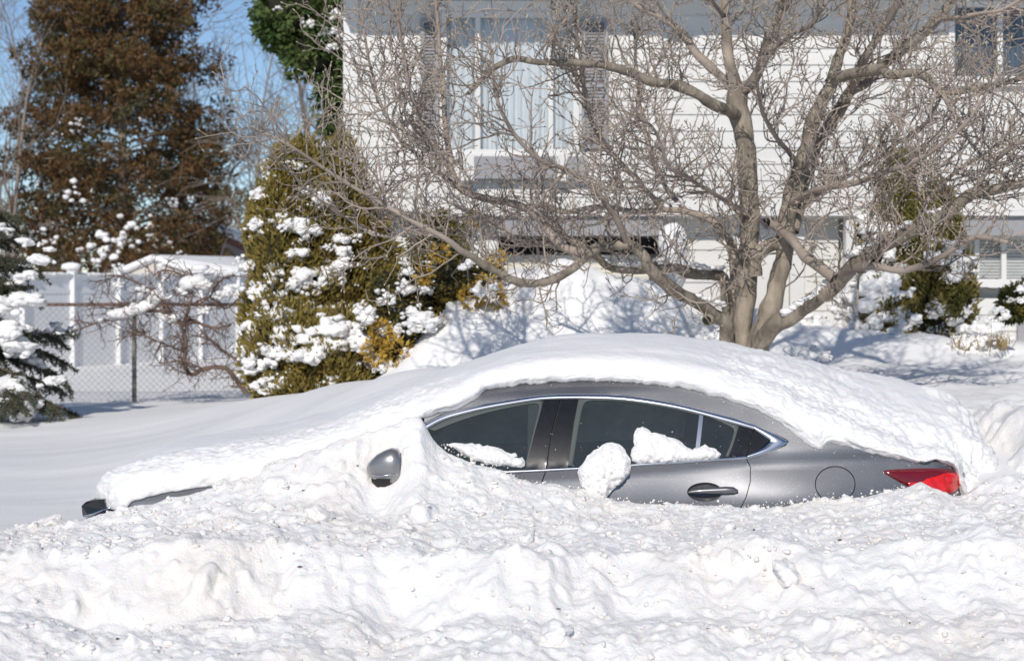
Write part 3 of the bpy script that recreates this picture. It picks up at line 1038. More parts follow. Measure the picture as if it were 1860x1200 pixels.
    me = bpy.data.meshes.new('mirror_glass')
    me.from_pydata([tuple(p) for p in g[0]], [], [tuple(range(28))])
    link('mirror_glass', me, M['chrome'], mo)
    me = bpy.data.meshes.new('mirror_back')
    me.from_pydata([tuple(p) for p in mir[-1]], [], [tuple(range(28))])
    link('mirror_rim', me, M['rubber'], mo)
    mb = MB()
    mb.tube([P(672, 862, 9.78), P(690, 863.5, 9.738), P(708, 862.5, 9.736), P(722, 861, 9.745)], .0035, 6)
    mb.build('mirror_seam', M['chrome'], mo, smooth=True)
    low = []
    for (px, hy) in ((674, .03), (684, .06), (698, .08), (712, .082)):
        x, _, z0 = P(px, 868, 9.78)
        _, _, z1 = P(px, 884.5 if px > 680 else 876, 9.78)
        low.append([(x, 9.83 - hy * 1.05, z0), (x, 9.83 - hy * .9, (z0 + z1) / 2), (x, 9.83 - hy * .5, z1), (x, 9.83 + hy * .5, z1)])
    v = np.array(low)
    i = np.arange(16).reshape(4, 4)
    f = np.stack([i[:-1, :-1], i[:-1, 1:], i[1:, 1:], i[1:, :-1]], -1).reshape(-1, 4)
    link('mirror_foot', mesh_np('mirror_foot', v, f), M['rubber'], mo)
    x, y, z = P(715, 866, 9.86)
    MB().box(x - .05, x + .03, 9.86, 10.06, z - .02, z + .02, .01).build('mirror_stalk', M['rubber'], mo)
    # --- two wheels on this side, under the snow
    for wx in (-1.42, 1.42):
        w = MB()
        w.tube([(wx, 10.06, .34), (wx, 10.28, .34)], .335, 28)
        wo = w.build('wheel', M['rubber'], car, smooth=False)
        MB().tube([(wx, 10.04, .34), (wx, 10.07, .34)], .22, 24).build('rim', M['chrome'], wo)
    return car


car = build_car()


# ------------------------------------------------------------------ snow on the car
EDGE = interp_px([(150, 909), (165, 907), (186, 908), (196, 922), (225, 928), (236, 916), (241, 910), (300, 894), (350, 886), (395, 881), (450, 876), (520, 862), (600, 838), (660, 806), (700, 782), (740, 768), (765, 760), (772, 757),
                  (800, 750), (818, 748), (860, 727), (880, 708), (940, 698), (1020, 692.5), (1080, 691.5), (1160, 694), (1240, 704), (1300, 719), (1360, 738), (1400, 757), (1425, 772), (1440, 784), (1460, 800),
                  (1475, 811), (1488, 812), (1500, 805), (1515, 804.5), (1540, 809), (1570, 819), (1600, 826), (1640, 836), (1660, 838), (1700, 837), (1720, 842), (1731, 849), (1738, 862), (1742, 886), (1750, 910), (1760, 918), (1800, 940), (1830, 960)])
# the crest where the lit face turns over into the top, with its depth
CRY = interp_px([(150, 890), (165, 878), (197, 857), (245, 844), (326, 828), (423, 810), (519, 794), (600, 774), (650, 752), (700, 732), (760, 712), (800, 697), (870, 671), (940, 653), (1000, 645), (1080, 639), (1150, 639),
                 (1220, 645), (1300, 660), (1400, 693), (1500, 735), (1560, 765), (1640, 795), (1700, 806), (1750, 826), (1775, 850), (1800, 880), (1830, 925)])
CRD = interp_px([(150, 10.45), (197, 10.35), (245, 10.3), (600, 10.3), (760, 10.4), (900, 10.45), (1300, 10.45), (1560, 10.35), (1700, 10.35), (1830, 10.45)])
MID = interp_px([(150, .79), (165, .83), (197, .89), (245, .96), (326, 1.02), (423, 1.075), (519, 1.125), (600, 1.20), (650, 1.27), (700, 1.33), (760, 1.41), (800, 1.45), (870, 1.525), (940, 1.60), (1000, 1.645), (1080, 1.67), (1150, 1.675),
                 (1220, 1.66), (1300, 1.625), (1400, 1.56), (1500, 1.475), (1560, 1.43), (1590, 1.405), (1640, 1.375), (1700, 1.32), (1740, 1.27), (1760, 1.20), (1775, 1.09), (1800, .98), (1830, .85)])


def build_snow_cap():
    xs = np.concatenate([np.linspace(-2.365, -2.2, 18, endpoint=False), np.arange(-2.2, 2.46, .0105), np.linspace(2.46, 3.12, 84)])
    nv = 190
    rows = []
    for x in xs:
        ye = 10.12
        for _ in range(8):
            px = CX + x / ye * FPX
            pe = float(EDGE(px))
            ze = CAMH - (pe - HY) / FPX * ye
            ye = min(float(S(x, ze)), 10.42)
        if px < 178:                                    # round the nose
            ye = max(ye, 10.2 + ((178 - px) / 28) ** 2 * .2)
        if px > 1740:
            ye = min(ye, 10.22 + ((px - 1740) / 90) * .12)
        ye = min(ye, 10.75)
        yc = max(float(CRD(px)), ye + .1)
        zc = CAMH - (float(CRY(CX + x / yc * FPX)) - HY) / FPX * yc
        zm = float(MID(CX + x / 11.15 * FPX)) - 4.5 * max(0, -2.2 - x) ** 2
        zc = max(zc, ze + .02)
        ov = .035 * (1 if px > 770 else .3) * min(1, (zc - ze) / .12)
        ym = 11.15
        zfar = float(ground_z(x, 12.35, False))
        far_z = max(zfar - .05, .4)
        jit = (2.0 * float(vnoise(x * 17, 1.3, 0, 3)) + 1.8 * float(vnoise(x * 48, 1.3, 0, 5))) / FPX * ye * (.4 if px < 400 else 1)
        ctl = [(ye + .03, ze - .004 - jit), (ye - .012, ze + .002 - jit), (ye - ov, ze + .35 * (zc - ze)), (ye - ov + .35 * (yc - ye + ov), ze + .80 * (zc - ze)), (yc, zc), (yc + .25 * (ym - yc), zc + .42 * (zm - zc)),
               (ym, zm), (11.55, zm - .015), (11.85, zm * .75 + far_z * .25), (12.15, zm * .25 + far_z * .75), (12.45, far_z - .02), (12.8, far_z - .25)]
        c = np.array(ctl)
        # Catmull-Rom through the control points
        pp = np.vstack([2 * c[0] - c[1], c, 2 * c[-1] - c[-2]])
        n = len(c) - 1
        dens = np.array([6, 18, 26, 26, 26, 24, 20, 14, 10, 8, 6])
        out = []
        for k in range(n):
            t = np.linspace(0, 1, dens[k], endpoint=False)[:, None]
            p0, p1, p2, p3 = pp[k:k + 4]
            out.append(.5 * ((2 * p1) + (-p0 + p2) * t + (2 * p0 - 5 * p1 + 4 * p2 - p3) * t ** 2 + (-p0 + 3 * p1 - 3 * p2 + p3) * t ** 3))
        out.append(c[-1:])
        rows.append(np.vstack(out))
    A = np.stack(rows)                                  # (nx, nv, 2)
    nxr, nvr = A.shape[:2]
    X = np.repeat(xs[:, None], nvr, 1)
    Y, Z = A[..., 0], A[..., 1]
    V = np.stack([X, Y, Z], -1)
    du = np.gradient(V, axis=0)
    dv = np.gradient(V, axis=1)
    N = np.cross(dv, du)
    N /= np.linalg.norm(N, axis=-1, keepdims=True) + 1e-9
    N *= np.sign((N[..., 2:3] + -.6 * N[..., 1:2]) + 1e-9)
    v01 = np.linspace(0, 1, nvr)[None, :].repeat(nxr, 0)
    k = np.arange(nvr)[None, :].repeat(nxr, 0)
    lift = np.clip((k - 8) / 14, 0, 1)                  # the very border stays on the car
    face = (1 - sstep(70, 115, k))
    back = sstep(1.0, 1.5, X) * (1 - sstep(2.0, 2.45, X) * sstep(90, 125, k))
    nose = 1 - sstep(-1.3, -.6, X)
    cheek = np.exp(-((X + .62) / .28) ** 2)
    rough = .15 + 1.0 * back * (.35 + .65 * (1 - sstep(100, 150, k))) + .8 * nose * face + .9 * cheek * face
    tail = sstep(2.45, 2.65, X)
    rough = rough + 1.1 * tail
    D = .02 * tail * fbm(X * 5, Y * 5, Z * 5, 3, 79) + .008 * fbm(X * 3, Y * 3, Z * 3, 3, 71) + rough * (.012 * fbm(X * 9, Y * 9, Z * 9, 4, 72, .6) + .006 * fbm(X * 32, Y * 32, Z * 32, 3, 73, .6))
    D = D + face * .5 * .003 * fbm(X * 40, Y * 40, Z * 40, 2, 75)
    # a soft furrow down the rear corner
    D = D - .02 * np.exp(-((X - 2.27 - .25 * (1.1 - Z)) / .035) ** 2) * face
    V = V + N * (D * lift)[..., None]
    V[..., 1] -= 0
    i = np.arange(nxr * nvr).reshape(nxr, nvr)
    f = np.stack([i[:-1, :-1], i[1:, :-1], i[1:, 1:], i[:-1, 1:]], -1).reshape(-1, 4)
    o = link('snow_blanket', mesh_np('snow_blanket', V, f), M['snow_rough'])
    tag(o, 'thick smooth snow blanket over the roof, hood and trunk of the car', 'snow blanket')


build_snow_cap()


def build_window_snow():
    a = smooth_poly([(811, 808), (826, 804), (845, 805.5), (870, 806), (905, 813), (925, 822), (940, 824), (938, 829), (931, 834), (953, 831), (952, 849), (935, 850), (920, 844), (903, 845), (880, 842), (862, 837), (840, 826), (824, 815)], True, 1)
    o = pillow('snow_slab', a, M['snow_clump'], None, t=.040, w=.016, seed=5, off=-.008, rough_edge=.007)
    tag(o, 'small white slab of snow stuck on the front window', 'snow slab')
    b = smooth_poly([(1144, 837), (1147, 822), (1152, 806), (1150, 795), (1155, 776), (1165, 776), (1180, 780), (1186, 787), (1204, 788), (1214, 795), (1230, 798), (1242, 806), (1250, 814), (1262, 816), (1268, 812), (1280, 808), (1292, 812), (1303, 818),
                     (1311, 825), (1302, 836), (1280, 840), (1250, 838), (1225, 840), (1190, 842), (1160, 843)], True, 1)
    o = pillow('snow_slab', b, M['snow_clump'], None, t=.045, w=.018, seed=8, off=-.008, rough_edge=.007)
    tag(o, 'jagged wedge of snow lying along the rear door window sill', 'snow slab')
    c = smooth_poly([(1116, 802), (1128, 806), (1136, 818), (1144, 832), (1147, 846), (1140, 862), (1128, 876), (1112, 890), (1100, 901), (1088, 910), (1066, 905), (1070, 895), (1058, 886), (1051, 870), (1050, 852), (1058, 838), (1072, 826), (1082, 816), (1098, 806)], True, 1)
    o = pillow('snow_chunk', c, M['snow_clump'], None, t=.055, w=.02, seed=12, off=.03, tilt=lambda x, z: (z - .8) * .10, rough_edge=.008, noise=.4)
    tag(o, 'rounded flat snow chunk leaning on the rear door', 'snow chunk')


build_window_snow()


def build_flank_powder():
    """specks and ridges of powder clinging where snow meets paint and glass"""
    rng = np.random.default_rng(55)
    v0, f0 = ico_small()
    V, F, k = [], [], 0
    for _ in range(900):
        px = rng.uniform(800, 1740)
        if rng.random() < .72:
            py = float(CONTACT(px)) - abs(rng.normal()) * 6 + 2
        elif rng.random() < .5:
            py = float(EDGE(px)) + abs(rng.normal()) * 5 - 1
        else:
            py = rng.uniform(760, 900)
        if px < 990 and py < 800:
            continue
        (x,), (z,) = on_car([px], [py])
        r = .0018 + .007 * rng.random() ** 3.5 if py > float(CONTACT(px)) - 14 else .0012 + .0022 * rng.random() ** 3
        w = v0 * (1 + .4 * vnoise(v0[:, 0] * 1.5 + k, v0[:, 1] * 1.5, v0[:, 2] * 1.5, 4))[:, None] * r * rng.uniform(.7, 1.4, 3)
        V.append(w + np.array([x, float(S(x, z)) - r * .3, z]))
        F.append(f0 + k * len(v0))
        k += 1
    o = link('powder_specks', mesh_np('powder_specks', np.vstack(V), np.vstack(F)), M['snow_clump'])
    tag(o, 'specks of powder snow clinging to the car doors and glass', None, None, 'stuff')


def ico_small():
    bm = bmesh.new()
    bmesh.ops.create_icosphere(bm, subdivisions=1, radius=1)
    r = (np.array([p.co[:] for p in bm.verts]), np.array([[q.index for q in p.verts] for p in bm.faces]))
    bm.free()
    return r


build_flank_powder()
# ------------------------------------------------------------------ the house
HYW = 22.0                                            # depth of the front wall


def hx(px, Y=HYW):
    return (px - CX) / FPX * Y


def hz(py, Y=HYW):
    return CAMH - (py - HY) / FPX * Y


def siding(parent, x0, x1, z0, z1, openings, y, mat, pitch=.2, name='siding_board'):
    """lapped boards, each cut where an opening interrupts it"""
    z = z1
    while z > z0 + .01:
        zb = max(z - pitch, z0)
        cuts = sorted([(a, b) for (a, b, c, d) in openings if c < z - .012 and d > zb + .012])
        segs, cur = [], x0
        for a, b in cuts:
            if min(a, x1) > cur + .02:
                segs.append((cur, min(a, x1)))
            cur = max(cur, b)
        if cur < x1 - .02:
            segs.append((cur, x1))
        for a, b in segs:
            m = MB()
            # thin at the top, proud at the lower edge
            m.add([(a, y - .006, z - .001), (a, y - .026, zb + .0), (a, y, zb + .0), (a, y, z - .001), (b, y - .006, z - .001), (b, y - .026, zb + .0), (b, y, zb + .0), (b, y, z - .001)],
                  [(0, 1, 5, 4), (1, 2, 6, 5), (0, 4, 7, 3), (0, 3, 2, 1), (4, 5, 6, 7)])
            m.build(name, mat, parent)
        z = zb


def curtain(name, x0, x1, z0, z1, y, mat, parent, folds=14, amp=.025):
    n = folds * 8
    xs = np.linspace(x0, x1, n)
    zs = np.linspace(z0, z1, 5)
    Xc, Zc = np.meshgrid(xs, zs)
    t = np.linspace(0, 1, n)
    ph = 2 * math.pi * folds * (t + .012 * np.sin(t * 23))
    Yc = y + amp * np.sin(ph)[None, :] * (0.7 + .3 * np.linspace(1, 0, 5)[:, None]) + .008 * np.sin(t * 60)[None, :]
    i = np.arange(Xc.size).reshape(Xc.shape)
    f = np.stack([i[:-1, :-1], i[:-1, 1:], i[1:, 1:], i[1:, :-1]], -1).reshape(-1, 4)
    return link(name, mesh_np(name, np.stack([Xc, Yc, Zc], -1), f), mat, parent)


def window(parent, x0, x1, z0, z1, y, bars=(), rails=(), fw=.07, cur=True, cmat=None, dep=.10, frame=None):
    """frame, sill, one pane per light and a curtain behind"""
    w = MB()
    w.box(x0, x0 + fw, y - .055, y + .04, z0, z1).box(x1 - fw, x1, y - .055, y + .04, z0, z1)
    w.box(x0 + fw, x1 - fw, y - .053, y + .04, z1 - fw, z1).box(x0 + fw, x1 - fw, y - .053, y + .04, z0, z0 + fw)
    wo = w.build('window', frame or M['white_trim'], parent)
    MB().box(x0 - .03, x1 + .03, y - .10, y - .056, z0 - .05, z0 + .012).build('sill', M['white_trim'], wo)
    xb = [x0 + fw] + list(bars) + [x1 - fw]
    zb = [z0 + fw] + list(rails) + [z1 - fw]
    for b in bars:
        MB().box(b - .03, b + .03, y - .045, y + .03, z0 + fw, z1 - fw).build('mullion', frame or M['white_trim'], wo)
    for r in rails:
        MB().box(x0 + fw, x1 - fw, y - .042, y + .028, r - .022, r + .022).build('rail', frame or M['white_trim'], wo)
    for i in range(len(xb) - 1):
        for j in range(len(zb) - 1):
            MB().add([(xb[i], y, zb[j]), (xb[i + 1], y, zb[j]), (xb[i + 1], y, zb[j + 1]), (xb[i], y, zb[j + 1])], [(0, 1, 2, 3)]).build('pane', M['pane'], wo)
    if cur:
        curtain('curtain', x0 + fw, x1 - fw, z0 + .02, z1 - .02, y + dep, cmat or M['curtain'], wo, folds=max(5, int((x1 - x0) * 9)))
    return wo


def build_house():
    y = HYW
    h = empty('white_house', (4.0, 24.0, .5))
    tag(h, 'white two-storey house with lapped siding and gray shutters', 'house')
    kids_before = set(bpy.data.objects)
    xl, xr = hx(648), 11.0
    zt = hz(-32)                                      # soffit
    z_over = hz(392)                                  # underside of the upper storey
    yl = y + .42                                      # lower storey steps back
    # --- upper storey openings (x0, x1, z0, z1)
    big = (hx(800), hx(1052), hz(283), hz(22))
    rwin = (hx(1722), hx(1990), hz(150), hz(4))
    ops = [big, rwin]
    siding(h, xl + .02, hx(1448), z_over + .06, zt, ops, y, M['white_siding'])
    siding(h, hx(1448), xr, z_over + .06, zt, [rwin], y, M['white_siding'])
    MB().box(hx(624), xl + .018, y - .045, y + .3, hz(700), zt).build('corner_board', M['white_trim'], h)
    # solid core behind the boards, with holes where the windows are
    core = MB()
    zc = [z_over + .06, big[2], big[3], zt]
    xa = [hx(626), big[0], big[1], rwin[0], rwin[1], xr]
    core.box(xa[0], xa[1], y + .002, y + .25, zc[0], zt).box(xa[2], xa[3], y + .002, y + .25, zc[0], zt).box(xa[4], xa[5], y + .002, y + .25, zc[0], zt)
    core.box(xa[1], xa[2], y + .002, y + .25, zc[0], big[2]).box(xa[1], xa[2], y + .002, y + .25, big[3], zt)
    core.box(xa[3], xa[4], y + .002, y + .25, zc[0], rwin[2]).box(xa[3], xa[4], y + .002, y + .25, rwin[3], zt)
    core.box(xa[0], xa[0] + .2, y + .26, y + 8, hz(800), zt).box(xr - .2, xr, y + .26, y + 8, hz(800), zt).box(xa[0] + .2, xr - .2, y + 7.8, y + 8, hz(800), zt)
    core.box(xa[0] + .21, xr - .21, y + .26, y + 7.79, z_over - .02, z_over + .18)
    core.build('wall', M['white_siding'], h)
    MB().box(hx(626) + .22, xr - .22, y + 1.2, y + 1.25, z_over + .2, zt - .02).build('inner_wall', M['room_shade'], h)
    # --- the big upper window with its shutters
    window(h, *big, y, bars=(hx(868), hx(1000)), fw=.075)
    MB().box(big[0] - .02, big[1] + .02, y - .09, y - .057, big[3] + .002, big[3] + .12).build('window_head', M['white_trim'], h)
    for (a, b) in ((hx(764), hx(797)), (hx(1056), hx(1104))):
        s = MB()
        s.box(a, a + .045, y - .075, y - .028, hz(270), hz(34)).box(b - .045, b, y - .075, y - .028, hz(270), hz(34))
        for (p, q) in ((270, 262), (160, 152), (42, 34)):
            s.box(a + .046, b - .046, y - .073, y - .028, hz(p), hz(q))
        so = s.build('shutter', M['shutter'], h)
        zz = hz(261)
        while zz < hz(44):
            if not (hz(163) < zz < hz(150)):
                MB().add([(a + .047, y - .066, zz), (b - .047, y - .066, zz), (b - .047, y - .04, zz + .035), (a + .047, y - .04, zz + .035)], [(0, 1, 2, 3)]).build('slat', M['shutter'], so)
            zz += .04
        MB().box(a + .04, b - .04, y - .035, y - .0285, hz(268), hz(36)).build('backing', M['shutter'], so)
    # flower box bracket and band below it
    MB().box(hx(838), hx(1062), y - .20, y - .03, hz(326), hz(286)).build('window_box', M['shutter'], h)
    MB().box(hx(838), hx(862), y - .215, y - .201, hz(330), hz(283)).build('box_end', M['white_trim'], h)
    MB().box(hx(1010), hx(1030), y - .215, y - .201, hz(330), hz(283)).build('box_end', M['white_trim'], h)
    # --- right upper window, two dark lights
    window(h, *rwin, y, bars=(hx(1815),), fw=.07, cur=True, cmat=M['room_shade'], dep=.16)  # this curtain is coloured as the dim room and mirrored sky
    # --- eaves: soffit, gutter, roof with its load of snow
    MB().box(hx(610), xr + .4, y - .88, y + .3, zt, zt + .04).build('soffit', M['white_trim'], h)
    MB().box(hx(610), xr + .4, y - .99, y - .882, zt + .0, zt + .13).build('gutter', M['white_trim'], h)
    r = MB()
    r.prism([(0, 0), (0, 0), (0, 0)], 0, 0) if False else None
    r.add([(hx(606), y - .95, zt + .14), (xr + .45, y - .95, zt + .14), (xr + .45, y + 4, zt + 1.9), (hx(606), y + 4, zt + 1.9), (hx(606), y + 8.6, zt + .14), (xr + .45, y + 8.6, zt + .14),
           (hx(606), y - .93, zt + .05), (xr + .45, y - .93, zt + .05), (xr + .45, y + 8.6, zt + .05), (hx(606), y + 8.6, zt + .05)],
          [(0, 1, 2, 3), (3, 2, 5, 4), (0, 3, 4, 9, 6), (1, 7, 8, 5, 2), (6, 9, 8, 7), (0, 6, 7, 1), (4, 5, 8, 9)])
    ro = r.build('roof', M['shingle'], h)
    # --- overhang underside and lower storey
    MB().box(hx(760), xr, y - .03, yl + .1, z_over, z_over + .058).build('overhang', M['white_trim'], h)
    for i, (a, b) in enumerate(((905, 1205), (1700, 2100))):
        MB().box(hx(a), hx(b), y + .05, y + .30, z_over - .24, z_over - .002).build('overhang_shadow', M['shutter'], h)  # gray slabs paint the shadow band below the overhang
    low_ops = [(hx(905, yl), hx(1205, yl), hz(505, yl), z_over - .25), (hx(1325, yl), hx(1545, yl), .5, hz(322, yl)), (hx(1768, yl), hx(1960, yl), hz(515, yl), hz(425, yl))]
    siding(h, hx(626), xr, hz(700, yl), z_over - .002, low_ops, yl, M['white_siding'])
    lc = MB()
    lc.box(hx(626), hx(905, yl), yl + .002, yl + .2, hz(800), z_over - .01).box(hx(905, yl), hx(1205, yl), yl + .5, yl + .6, hz(800), z_over - .01)
    lc.box(hx(1205, yl), hx(1768, yl), yl + .16, yl + .3, hz(800), z_over - .01).box(hx(1960, yl), xr, yl + .002, yl + .2, hz(800), z_over - .01)
    lc.box(hx(1768, yl), hx(1960, yl), yl + .16, yl + .3, hz(800), hz(515, yl)).box(hx(1768, yl), hx(1960, yl), yl + .25, yl + .35, hz(515, yl), z_over - .01)
    lc.build('lower_wall', M['white_siding'], h)
    # recess with its shade painted on a near-black back, cream garage door in it
    MB().box(hx(905, yl), hx(1205, yl), yl + .44, yl + .49, hz(460, yl), z_over - .25).build('recess', M['dark'], h)
    zz = hz(520, yl)
    while zz < hz(468, yl):
        MB().box(hx(912, yl), hx(1180, yl), yl + .12, yl + .15, zz, zz + .052, .0).build('garage_slat', M['cream_door'], h)
        zz += .056
    # --- entry: white pilasters, door with an oval light, side panel
    ye = yl - .02
    MB().box(hx(1325, ye), hx(1348, ye), ye - .06, ye + .1, .6, hz(322, ye)).build('pilaster', M['white_trim'], h)
    MB().box(hx(1434, ye), hx(1460, ye), ye - .06, ye + .1, .6, hz(322, ye)).build('pilaster', M['white_trim'], h)
    d = MB()
    xo, zo = (hx(1350, ye) + hx(1432, ye)) / 2 + .02, hz(362, ye)
    d.box(hx(1349, ye), hx(1433, ye), ye + .0, ye + .05, .7, hz(330, ye))
    do = d.build('front_door', M['white_trim'], h)
    ov = MB()
    ring = [(xo + .11 * math.cos(t), ye - .012, zo + .36 * math.sin(t)) for t in np.linspace(0, 2 * math.pi, 33)]
    ov.tube(ring, .018, 8, False)
    ov.build('oval_frame', M['shutter'], do, smooth=True)
    me = bpy.data.meshes.new('oval_pane')
    me.from_pydata([(xo + .108 * math.cos(t), ye - .004, zo + .355 * math.sin(t)) for t in np.linspace(0, 2 * math.pi, 32, endpoint=False)], [], [tuple(range(32))])
    link('oval_pane', me, M['dark'], do)
    vines = MB()
    for k in range(5):
        z0 = zo - .27 + k * .11
        vines.tube([(xo, ye - .008, z0), (xo - .04, ye - .008, z0 + .05), (xo - .07, ye - .008, z0 + .06)], .005, 5)
        vines.tube([(xo, ye - .008, z0), (xo + .04, ye - .008, z0 + .05), (xo + .07, ye - .008, z0 + .06)], .005, 5)
    vines.build('oval_tracery', M['shutter'], do)
    # wall of the side porch to the right of the door: boards with a downpipe casting a shadow
    siding(h, hx(1462, ye), hx(1523, ye), hz(640, ye), hz(378, ye), [], ye + .03, M['white_siding'], pitch=.21)
    post = MB()
    post.box(hx(1527, ye), hx(1555, ye), ye - .36, ye - .15, .6, hz(374, ye), .012)
    post.build('porch_column', M['white_trim'], h)
    MB().box(hx(1455, ye), hx(1562, ye), ye - .40, ye + .0, hz(374, ye) + .002, hz(360, ye)).build('porch_beam', M['white_trim'], h)
    # step
    MB().box(hx(1300, 21), hx(1475, 21), 20.9, 21.6, .6, hz(603, 21)).build('step', M['stone'], h)
    MB().box(hx(1300, 21), hx(1460, 21), 21.5, 22.2, .6, hz(575, 21.5)).build('step', M['stone'], h)
    # lower right window with a blind
    wy = yl
    wo = window(h, *low_ops[2], wy, bars=(hx(1822, wy),), fw=.06, cur=False)
    zz = low_ops[2][2] + .07
    while zz < low_ops[2][3] - .06:
        MB().box(low_ops[2][0] + .062, low_ops[2][1] - .062, wy + .05, wy + .058, zz, zz + .03).build('blind_slat', M['blind'], wo)
        zz += .038
    MB().box(low_ops[2][0], low_ops[2][1], wy + .1, wy + .11, low_ops[2][2], low_ops[2][3]).build('room', M['room_shade'], wo)
    MB().box(hx(1845, wy), xr - .3, wy - .10, wy - .03, .5, hz(585, wy)).build('foundation', M['shutter'], h)
    for o in set(bpy.data.objects) - kids_before:
        if o.parent == h:
            o.matrix_parent_inverse = Matrix.Translation(-h.location)
    return zt


ZT = build_house()


def wavy_slab(name, x0, x1, yf, yb, zf, zb, th, seed, mat, amp=.12, label=None, cat=None):
    """snow lying on a slope with a rounded, wavy lip at the front"""
    nx, nv = int((x1 - x0) * 22), 26
    rows = []
    for x in np.linspace(x0, x1, nx):
        lip = yf - amp * .5 - amp * .6 * float(fbm(x * 1.1, 3, 0, 3, seed))
        t = th * (1 + .25 * float(fbm(x * .8, 7, 0, 3, seed + 2)))
        drop = .05 + .05 * float(fbm(x * 1.7, 9, 0, 3, seed + 4))
        pts = [(yf + .12, zf - .002), (lip + .03, zf - drop), (lip, zf + t * .25), (lip + .05, zf + t * .8), (lip + .2, zf + t * 1.02)]
        for s in np.linspace(0.1, 1, 8):
            pts.append((yf + (yb - yf) * s, zf + (zb - zf) * s + t))
        rows.append(pts)
    A = np.array(rows)
    X = np.repeat(np.linspace(x0, x1, nx)[:, None], A.shape[1], 1)
    V = np.stack([X, A[..., 0], A[..., 1]], -1)
    V[..., 2] += .03 * fbm(V[..., 0] * 2, V[..., 1] * 2, 0, 3, seed + 6)
    i = np.arange(V.shape[0] * V.shape[1]).reshape(V.shape[:2])
    f = np.stack([i[:-1, :-1], i[1:, :-1], i[1:, 1:], i[:-1, 1:]], -1).reshape(-1, 4)
    o = link(name, mesh_np(name, V, f), mat)
    if label:
        tag(o, label, cat)
    return o


wavy_slab('roof_snow', hx(606), 11.4, HYW - .95, HYW + 4, ZT + .145, ZT + 1.9, .32, 5, M['snow'], .28, 'deep snow curling over the eaves of the white house', 'roof snow')


def build_entry_things():
    # snow-covered urn by the garage recess
    e = empty('garden_urn', (hx(1222, 20.6), 20.6, 1.1))
    tag(e, 'snow-capped white urn beside the entry steps', 'urn')
    prof = [(.0, 1.0), (.13, 1.0), (.13, 1.5), (.10, 1.53), (.07, 1.6), (.1, 1.66), (.15, 1.76), (.17, 1.86), (.17, 2.0), (.14, 2.02)]
    seg = 20
    x0, y0 = e.location.x, e.location.y
    v = np.array([[(x0 + r * math.cos(t), y0 + r * math.sin(t), z + .25) for t in np.linspace(0, 2 * math.pi, seg, endpoint=False)] for r, z in prof])
    i = np.arange(v.shape[0] * seg).reshape(-1, seg)
    j = np.roll(i, -1, 1)
    o = link('urn_body', mesh_np('urn_body', v, np.stack([i[:-1], j[:-1], j[1:], i[1:]], -1).reshape(-1, 4)), M['white_trim'])
    parent_keep(o, e)
    me = lump_mesh('snow_cap', .165, .165, .24, 31, 4, .07)
    o = link('snow_cap', me, M['snow_clump'])
    o.location = (x0, y0, 2.42)
    parent_keep(o, e)


build_entry_things()
# ------------------------------------------------------------------ plants: shared builders
class Tubes:
    """many thin tapering tubes gathered into one mesh"""
    def __init__(self):
        self.V, self.F, self.n = [], [], 0

    def add(self, pts, rad, sides=4):
        pts = np.asarray(pts, float)
        rad = np.asarray(rad, float)
        n = len(pts)
        d = np.gradient(pts, axis=0)
        d /= np.linalg.norm(d, axis=1, keepdims=True) + 1e-9
        up = np.array([.31, .22, .92]) if abs(d[0, 2]) < .9 else np.array([.9, .3, .1])
        a = np.cross(d, up)
        a /= np.linalg.norm(a, axis=1, keepdims=True) + 1e-9
        b = np.cross(d, a)
        t = np.arange(sides) * 2 * math.pi / sides
        ring = pts[:, None] + rad[:, None, None] * (a[:, None] * np.cos(t)[None, :, None] + b[:, None] * np.sin(t)[None, :, None])
        i = self.n + np.arange(n * sides).reshape(n, sides)
        j = np.roll(i, -1, 1)
        self.V.append(ring.reshape(-1, 3))
        self.F.append(np.stack([i[:-1], j[:-1], j[1:], i[1:]], -1).reshape(-1, 4))
        self.n += n * sides

    def build(self, name, mat, parent=None, **tags):
        if not self.V:
            return None
        return link(name, mesh_np(name, np.vstack(self.V), np.vstack(self.F)), mat, parent, **tags)


def smooth_path(pts, step):
    """Catmull-Rom through points (any width), resampled about every step"""
    p = np.asarray(pts, float)
    pp = np.vstack([2 * p[0] - p[1], p, 2 * p[-1] - p[-2]])
    out = []
    for k in range(len(p) - 1):
        L = np.linalg.norm(p[k + 1, :3] - p[k, :3])
        t = np.linspace(0, 1, max(2, int(L / step) + 1), endpoint=False)[:, None]
        p0, p1, p2, p3 = pp[k:k + 4]
        out.append(.5 * ((2 * p1) + (-p0 + p2) * t + (2 * p0 - 5 * p1 + 4 * p2 - p3) * t ** 2 + (-p0 + 3 * p1 - 3 * p2 + p3) * t ** 3))
    out.append(p[-1:])
    return np.vstack(out)


def grow(rng, start, d, length, seg, wob, up):
    """a crooked shoot"""
    n = max(2, int(length / seg))
    p = np.array(start, float)
    d = np.array(d, float)
    d /= np.linalg.norm(d) + 1e-9
    out = [p.copy()]
    for _ in range(n):
        d = d + rng.normal(size=3) * wob
        d[2] += up
        d /= np.linalg.norm(d)
        p = p + d * seg
        out.append(p.copy())
    return np.array(out)


_ICO = {}


def ico(sub):
    if sub not in _ICO:
        bm = bmesh.new()
        bmesh.ops.create_icosphere(bm, subdivisions=sub, radius=1)
        _ICO[sub] = (np.array([p.co[:] for p in bm.verts]), np.array([[q.index for q in p.verts] for p in bm.faces]))
        bm.free()
    return _ICO[sub]


